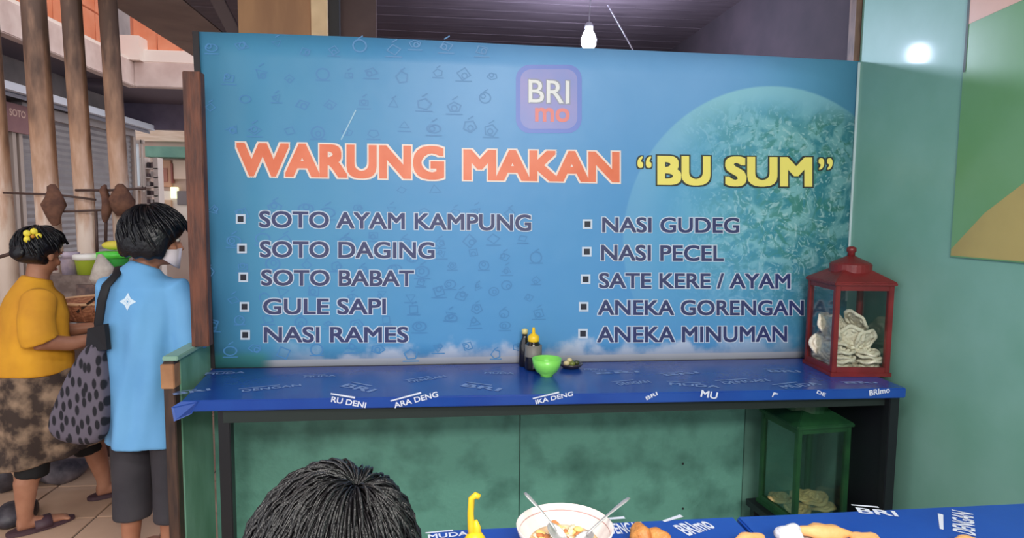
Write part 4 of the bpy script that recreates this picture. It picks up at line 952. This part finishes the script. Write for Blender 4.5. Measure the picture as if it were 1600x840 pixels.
# shoulder bag (a thing of its own)
bm_ = at(126, 612, 1, -.16)
bagm = bpy.data.materials.new('bag_knit'); bagm.use_nodes = True; N = bagm.node_tree; B = N.nodes['Principled BSDF']; B.inputs['Roughness'].default_value = .85
tc = N.nodes.new('ShaderNodeTexCoord'); mp = N.nodes.new('ShaderNodeMapping'); mp.inputs['Rotation'].default_value = (math.radians(90), 0, math.radians(22)); mp.inputs['Scale'].default_value = (42, 1, 16)
vo = N.nodes.new('ShaderNodeTexVoronoi'); vo.voronoi_dimensions = '2D'; vo.inputs['Scale'].default_value = 1; vo.inputs['Randomness'].default_value = .6
cr = N.nodes.new('ShaderNodeValToRGB'); cr.color_ramp.elements[0].position = .28; cr.color_ramp.elements[0].color = (*lin((22, 20, 30)), 1); cr.color_ramp.elements[1].position = .4; cr.color_ramp.elements[1].color = (*lin((96, 88, 102)), 1)
N.links.new(tc.outputs['Object'], mp.inputs[0]); N.links.new(mp.outputs[0], vo.inputs['Vector']); N.links.new(vo.outputs['Distance'], cr.inputs[0]); N.links.new(cr.outputs[0], B.inputs['Base Color'])
bag = empty('shoulder_bag', (bm_.x, -.16, bm_.z), 0, 'large charcoal shoulder bag with dashed knit pattern behind the blue tee', 'bag')
def bl_(px, py, y=-.16): return at(px, py, 1, y)-bag.location
outline = [bl_(*p) for p in ((134, 536), (150, 530), (168, 534), (176, 600), (174, 660), (164, 694), (130, 696), (90, 688), (75, 668), (84, 640), (104, 590))]
g = G(); n = len(outline); cen = sum(outline, Vector())/n
rs = []
for yo2, k_ in ((-.055, .72), (-.045, .92), (0, 1.0), (.045, .92), (.055, .72)):
    rs.append([cen+(p-cen)*k_+Vector((0, yo2, 0)) for p in outline])
g.rings(rs, n, True); o = g.build('pouch', bagm, bag, smooth=True); sb_ = o.modifiers.new('s', 'SUBSURF'); sb_.levels = 2; sb_.render_levels = 2
stm = mat('black_strap', (18, 18, 26), .7)
wb_inv = WB.matrix_basis
M = Matrix.Translation(WB.location) @ RZ(math.radians(-12))
sp1 = M @ Vector((-.085, -.055, 1.312)); sp2 = M @ Vector((-.06, .09, 1.26)); 
G().tube([bl_(160, 540, -.17), bl_(154, 505, -.17), bl_(159, 470, -.19), bl_(166, 446, -.18), bl_(182, 428, -.14), M @ Vector((-.085, -.03, 1.305))-bag.location, M @ Vector((-.06, .05, 1.315))-bag.location, M @ Vector((-.12, .13, 1.22))-bag.location, M @ Vector((-.2, .17, 1.05))-bag.location, bl_(140, 540, -.10)],
         [(.017, .004)]*10, 8, side=(1, .2, 0)).build('strap', stm, bag, smooth=True)
g = G(); g.add([bl_(144, 512, -.15), bl_(170, 505, -.2), bl_(174, 545, -.2), bl_(140, 548, -.15)], [(0, 3, 2, 1)]); o = g.build('flap', stm, bag); o.modifiers.new('t', 'SOLIDIFY').thickness = .02

# ---- woman in the mustard top, walking to the right
yp_ = at(62, 600, 1, .40)
WY = empty('person', (yp_.x, .40, 0), math.radians(-50), 'person walking right in mustard top and brown batik dress, yellow hair clip', 'person')
# local: y forward (to the right of the picture), x = right side (towards the viewer)
HRy = Matrix.Rotation(math.radians(28), 3, 'Z') @ Matrix.Rotation(math.radians(-16), 3, 'X')
hy = (0, .035, 1.325)
g = G()
g.tube([(0, -.01, .66), (0, -.02, .80), (0, -.01, .95), (0, 0, 1.06), (0, .0, 1.13), (0, .0, 1.175), (0, .015, 1.21), (0, .025, 1.28)], [(.15, .13), (.155, .135), (.145, .12), (.16, .115), (.15, .10), (.08, .065), (.05, .05), (.046, .048)], 20, side=(1, 0, 0))
legs = ((1, -.10, -.03), (-1, .27, .04))     # right leg (near) back, left leg ahead
for sx_, fy, kk in legs:
    g.tube([(sx_*.08, -.01, .72), (sx_*.085, fy*.5+.05, .48), (sx_*.085, fy*.7+.03, .38), (sx_*.085, fy*.9, .24), (sx_*.085, fy, .10), (sx_*.085, fy, .05)], [.09, .07, .055, .052, .034, .032], 16)
    g.tube([(sx_*.085, fy-.035, .038), (sx_*.085, fy+.03, .04), (sx_*.088, fy+.10, .032), (sx_*.09, fy+.155, .026)], [(.026, .028), (.032, .03), (.04, .02), (.03, .014)], 12, side=(1, 0, 0))
    for t_ in range(5): g.ell((sx_*.09+(t_-2)*.015, fy+.165, .022), (.008, .015, .009), 8)
g.tube([(.15, -.01, 1.13), (.19, -.03, 1.02), (.20, -.02, .93), (.185, .10, .905), (.16, .235, .915)], [.052, .048, .044, .035, .026], 14)
hand(g, (.16, .235, .915), (-.1, 1, .12), (.5, 0, 1), .92, .55)
g.tube([(-.15, -.01, 1.13), (-.18, .03, 1.02), (-.17, .07, .93), (-.13, .18, .92), (-.09, .27, .93)], [.052, .046, .042, .034, .026], 14)
hand(g, (-.09, .27, .93), (.3, 1, .0), (-.5, 0, 1), .92, .5)
head_parts(g, hy, HRy, .93)
remesh(g, 'body', skin2, WY, .0065, 5)
face_details(WY, hy, HRy, .93)
g = G()
g.tube([(0, -.02, .76), (0, -.02, .84), (0, -.02, .95), (0, -.0, 1.05), (0, .0, 1.12), (0, .0, 1.16), (0, .008, 1.19), (0, .015, 1.215)], [(.18, .16), (.185, .165), (.175, .15), (.175, .14), (.17, .118), (.125, .09), (.085, .072), (.066, .064)], 26, side=(1, 0, 0))
g.tube([(.10, -.005, 1.115), (.15, -.01, 1.125), (.185, -.03, 1.04), (.205, -.03, .965), (.205, -.02, .935)], [.06, .072, .074, .076, .078], 18)
g.tube([(-.10, -.005, 1.115), (-.15, 0, 1.125), (-.18, .02, 1.03), (-.185, .04, .965)], [.06, .07, .07, .07], 18)
tm = remesh(g, 'mustard_top', mat('mustard_cloth', (226, 162, 36), .8, (204, 140, 34), 5, bump=.4, bscale=10), WY, .0085, 4)
for v_ in tm.data.vertices:
    x, y, z = v_.co; k = min(1, max(0, (1.14-z)/.2)); a = math.atan2(x, -y); d_ = .006*k*math.sin(a*5+z*9); r_ = math.hypot(x, y)
    if r_ > .02: v_.co.x += x/r_*d_; v_.co.y += y/r_*d_
g = G()
g.tube([(0, .05, .35), (0, .045, .38), (0, .03, .45), (0, -.0, .62), (0, -.02, .80), (0, -.02, .9)], [(.185, .285), (.185, .275), (.19, .235), (.185, .195), (.165, .15), (.15, .13)], 36, side=(1, 0, 0))
bat = mat('batik_cloth', (58, 44, 38), .85, (150, 124, 102), 13, detail=8, contrast=(.44, .66), bump=.4, bscale=14)
dr = remesh(g, 'batik_dress', bat, WY, .009, 4)
for v_ in dr.data.vertices:
    x, y, z = v_.co; k = min(1, max(0, (.8-z)/.35)); a = math.atan2(x, -y); d_ = .014*k*math.sin(a*7+z*3); r_ = math.hypot(x, y)
    if r_ > .02: v_.co.x += x/r_*d_; v_.co.y += y/r_*d_
g = G()
for sx_, fy, kk in legs: g.tube([(sx_*.085, fy*.6+.01, .45), (sx_*.085, fy*.75+.01, .27)], [.075, .07], 14)
remesh(g, 'black_leggings', mat('black_leggings', (18, 16, 18), .8), WY, .009, 3)
for sx_, fy, kk in legs:
    so = G().rings([[(sx_*.088+.047*math.cos(a)*(1-.1*math.sin(a)), fy+.06+.14*math.sin(a), z) for a in [2*math.pi*k/24 for k in range(24)]] for z in (0, .022)], 24).build('slipper', mat('maroon_slipper', (74, 50, 58), .6), WY, bevel=.004)
    g = G(); rs = []
    for yy in (.03, .065, .10): rs.append([(sx_*.088+.05*math.cos(a), fy+yy, .014+.046*math.sin(a)) for a in [math.pi*k/8 for k in range(9)]])
    v_ = [p for r_ in rs for p in r_]; g.add(v_, [(j*9+k, j*9+k+1, (j+1)*9+k+1, (j+1)*9+k) for j in range(2) for k in range(8)])
    o = g.build('strap', mat('maroon_slipper', (0, 0, 0)), so, smooth=True); o.modifiers.new('t', 'SOLIDIFY').thickness = .003
# hair in a soft bun with flower clip
def HPy(x, y, z): return Vector(hy)+HRy @ Vector((x, y, z))
g = G(); rs = []; n = 32
for r, z in ((.05, .995), (.4, .91), (.65, .76), (.85, .52), (.97, .2), (1, -.08), (.97, -.34), (.9, -.55), (.76, -.78)):
    ring = []
    for k in range(n):
        a = 2*math.pi*k/n; fx = math.sin(a); fy = math.cos(a); rr = r
        if z < .45 and fy > .25: rr = r*(.86 if z > 0 else .55)
        if z < -.1 and fy > -.2: rr = min(rr, .6)
        ring.append(HPy(fx*.100*rr, fy*.114*rr-.014, .028+z*.108))
    rs.append(ring)
g.rings(rs, n, True); o = g.build('hair', hr, WY, smooth=True); o.modifiers.new('s', 'SUBSURF').render_levels = 1
strands('hair_strands', WY, HPy(0, -.012, .028), HRy, (.102, .116, .110), (0, -.3, 1), 180, 1.9, 8, hr, .0038, cut=(.2, .35), lift=.002)
g = G(); g.ell(HPy(0, -.115, -.012), (.045, .022, .036), 16, HRy); bun = g.build('hair_bun', hr, WY, smooth=True)
clip = empty('hair_clip', (0, 0, 0)); clip.parent = WY
clip.location = HPy(.048, -.100, .068)
ylm = mat('flower_yellow', (244, 222, 70), .5)
for k in range(5):
    a = 2*math.pi*k/5; g = G(); g.ell((.006, .024*math.cos(a), .024*math.sin(a)), (.010, .016, .016), 10); g.build('petal', ylm, clip, smooth=True)
g = G(); g.ell((.016, 0, 0), (.008, .009, .009), 10); g.build('flower_centre', mat('flower_centre', (200, 130, 30), .5), clip, smooth=True)
# white cup in the walking woman's hand
Mw = Matrix.Translation(WY.location) @ RZ(math.radians(-50))
cpv = Mw @ Vector((.135, .325, .868))
o = G().lathe([(.022, 0), (.024, .001), (.031, .065), (.029, .065), (.022, .004), (.001, .003)], 20).build('paper_cup', mat('paper_white', (236, 232, 228), .6), smooth=True); o.location = cpv; tag(o, 'small white cup held by the person in the mustard top', 'cup')

# ---- diner in the foreground: only the crown of the head shows
fp = Vector((.884, -2.27, 0))
WF = empty('person', fp, math.radians(-6), 'seated person with short black hair in the foreground, seen from behind', 'person')
ft = at(518, 722, 1, -2.27).z
HRf = Matrix.Rotation(math.radians(8), 3, 'Z') @ Matrix.Rotation(math.radians(-20), 3, 'X')
hf = (0, .02, ft-.160)
g = G(); zs = ft-.34        # shoulder height
g.tube([(0, -.02, .46), (0, -.03, .60), (0, -.02, zs-.12), (0, -.01, zs-.02), (0, .0, zs+.03), (0, .0, zs+.07), (0, .01, zs+.14)], [(.16, .13), (.145, .11), (.17, .11), (.17, .09), (.09, .065), (.055, .055), (.05, .05)], 20, side=(1, 0, 0))
for sx_ in (-1, 1):
    g.tube([(sx_*.09, -.02, .50), (sx_*.11, .2, .50), (sx_*.12, .36, .49), (sx_*.12, .37, .28), (sx_*.12, .36, .07)], [.085, .075, .058, .05, .034], 14)
    g.tube([(sx_*.12, .33, .04), (sx_*.12, .42, .04), (sx_*.12, .49, .025)], [(.03, .03), (.04, .024), (.034, .014)], 12, side=(1, 0, 0))
    g.tube([(sx_*.16, 0, zs-.02), (sx_*.20, .04, zs-.14), (sx_*.20, .11, TZ+.02), (sx_*.17, .19, TZ+.06), (sx_*.13, .25, TZ+.07)], [.052, .045, .04, .032, .025], 14)
    hand(g, (sx_*.13, .25, TZ+.07), (-sx_*.4, 1, -.15), (0, .2, 1), .9, .5)
head_parts(g, hf, HRf, .9)
remesh(g, 'body', skin, WF, .008, 4); face_details(WF, hf, HRf, .9)
g = G(); g.tube([(0, -.02, .44), (0, -.03, .60), (0, -.02, zs-.12), (0, -.01, zs-.02), (0, .0, zs+.035), (0, .0, zs+.06)], [(.185, .15), (.17, .13), (.19, .13), (.185, .105), (.11, .08), (.075, .07)], 22, side=(1, 0, 0))
for sx_ in (-1, 1): g.tube([(sx_*.13, 0, zs-.02), (sx_*.2, .03, zs-.10), (sx_*.205, .05, zs-.18)], [.065, .064, .062], 14)
remesh(g, 'dark_tee', mat('dark_tee', (40, 42, 54), .8), WF, .011, 3)
g = G()
for sx_ in (-1, 1): g.tube([(sx_*.085, -.03, .50), (sx_*.11, .2, .50), (sx_*.12, .37, .49), (sx_*.12, .38, .3), (sx_*.12, .37, .1)], [.105, .092, .078, .068, .055], 14)
g.ell((0, -.03, .49), (.18, .14, .09), 16)
remesh(g, 'jeans', mat('jeans', (44, 52, 78), .8), WF, .012, 3)
def HPf(x, y, z): return Vector(hf)+HRf @ Vector((x, y, z))
g = G(); rs = []
for r, z in ((.03, 1), (.3, .95), (.55, .835), (.75, .66), (.9, .43), (.98, .2), (1, -.05), (.97, -.3), (.88, -.55), (.72, -.72)):
    ring = []
    for k in range(40):
        a = 2*math.pi*k/40; fx = math.sin(a); fy = math.cos(a); rr = r
        if z < .4 and fy > .5: rr = r*.74
        ring.append(HPf(fx*.083*rr, fy*.100*rr-.010, .030+z*.098))
    rs.append(ring)
g.rings(rs, 40, True); o = g.build('hair', hairm, WF, smooth=True)
strands('hair_strands', WF, HPf(0, -.010, .030), HRf, (.0835, .1005, .0985), (.35, -.35, 1), 1100, 2.0, 5, hair_hi, .0009, cut=(.5, .3), lift=.0035)
strands('hair_strands', WF, HPf(0, -.010, .030), HRf, (.083, .100, .098), (.35, -.35, 1), 1700, 2.0, 6, hairm, .0014, cut=(.5, .3), lift=.004)
stl = empty('plastic_stool', (fp.x, fp.y-.03, 0), 0, 'red plastic stool under the seated diner', 'stool')
rp = mat('red_plastic', (180, 40, 40), .4)
G().box((-.16, -.15, .375), (.16, .15, .395)).build('seat', rp, stl, bevel=.005)
for x in (-1, 1):
    for y in (-1, 1): G().bar((x*.17, y*.16, 0), (x*.135, y*.125, .375), .03).build('leg', rp, stl)
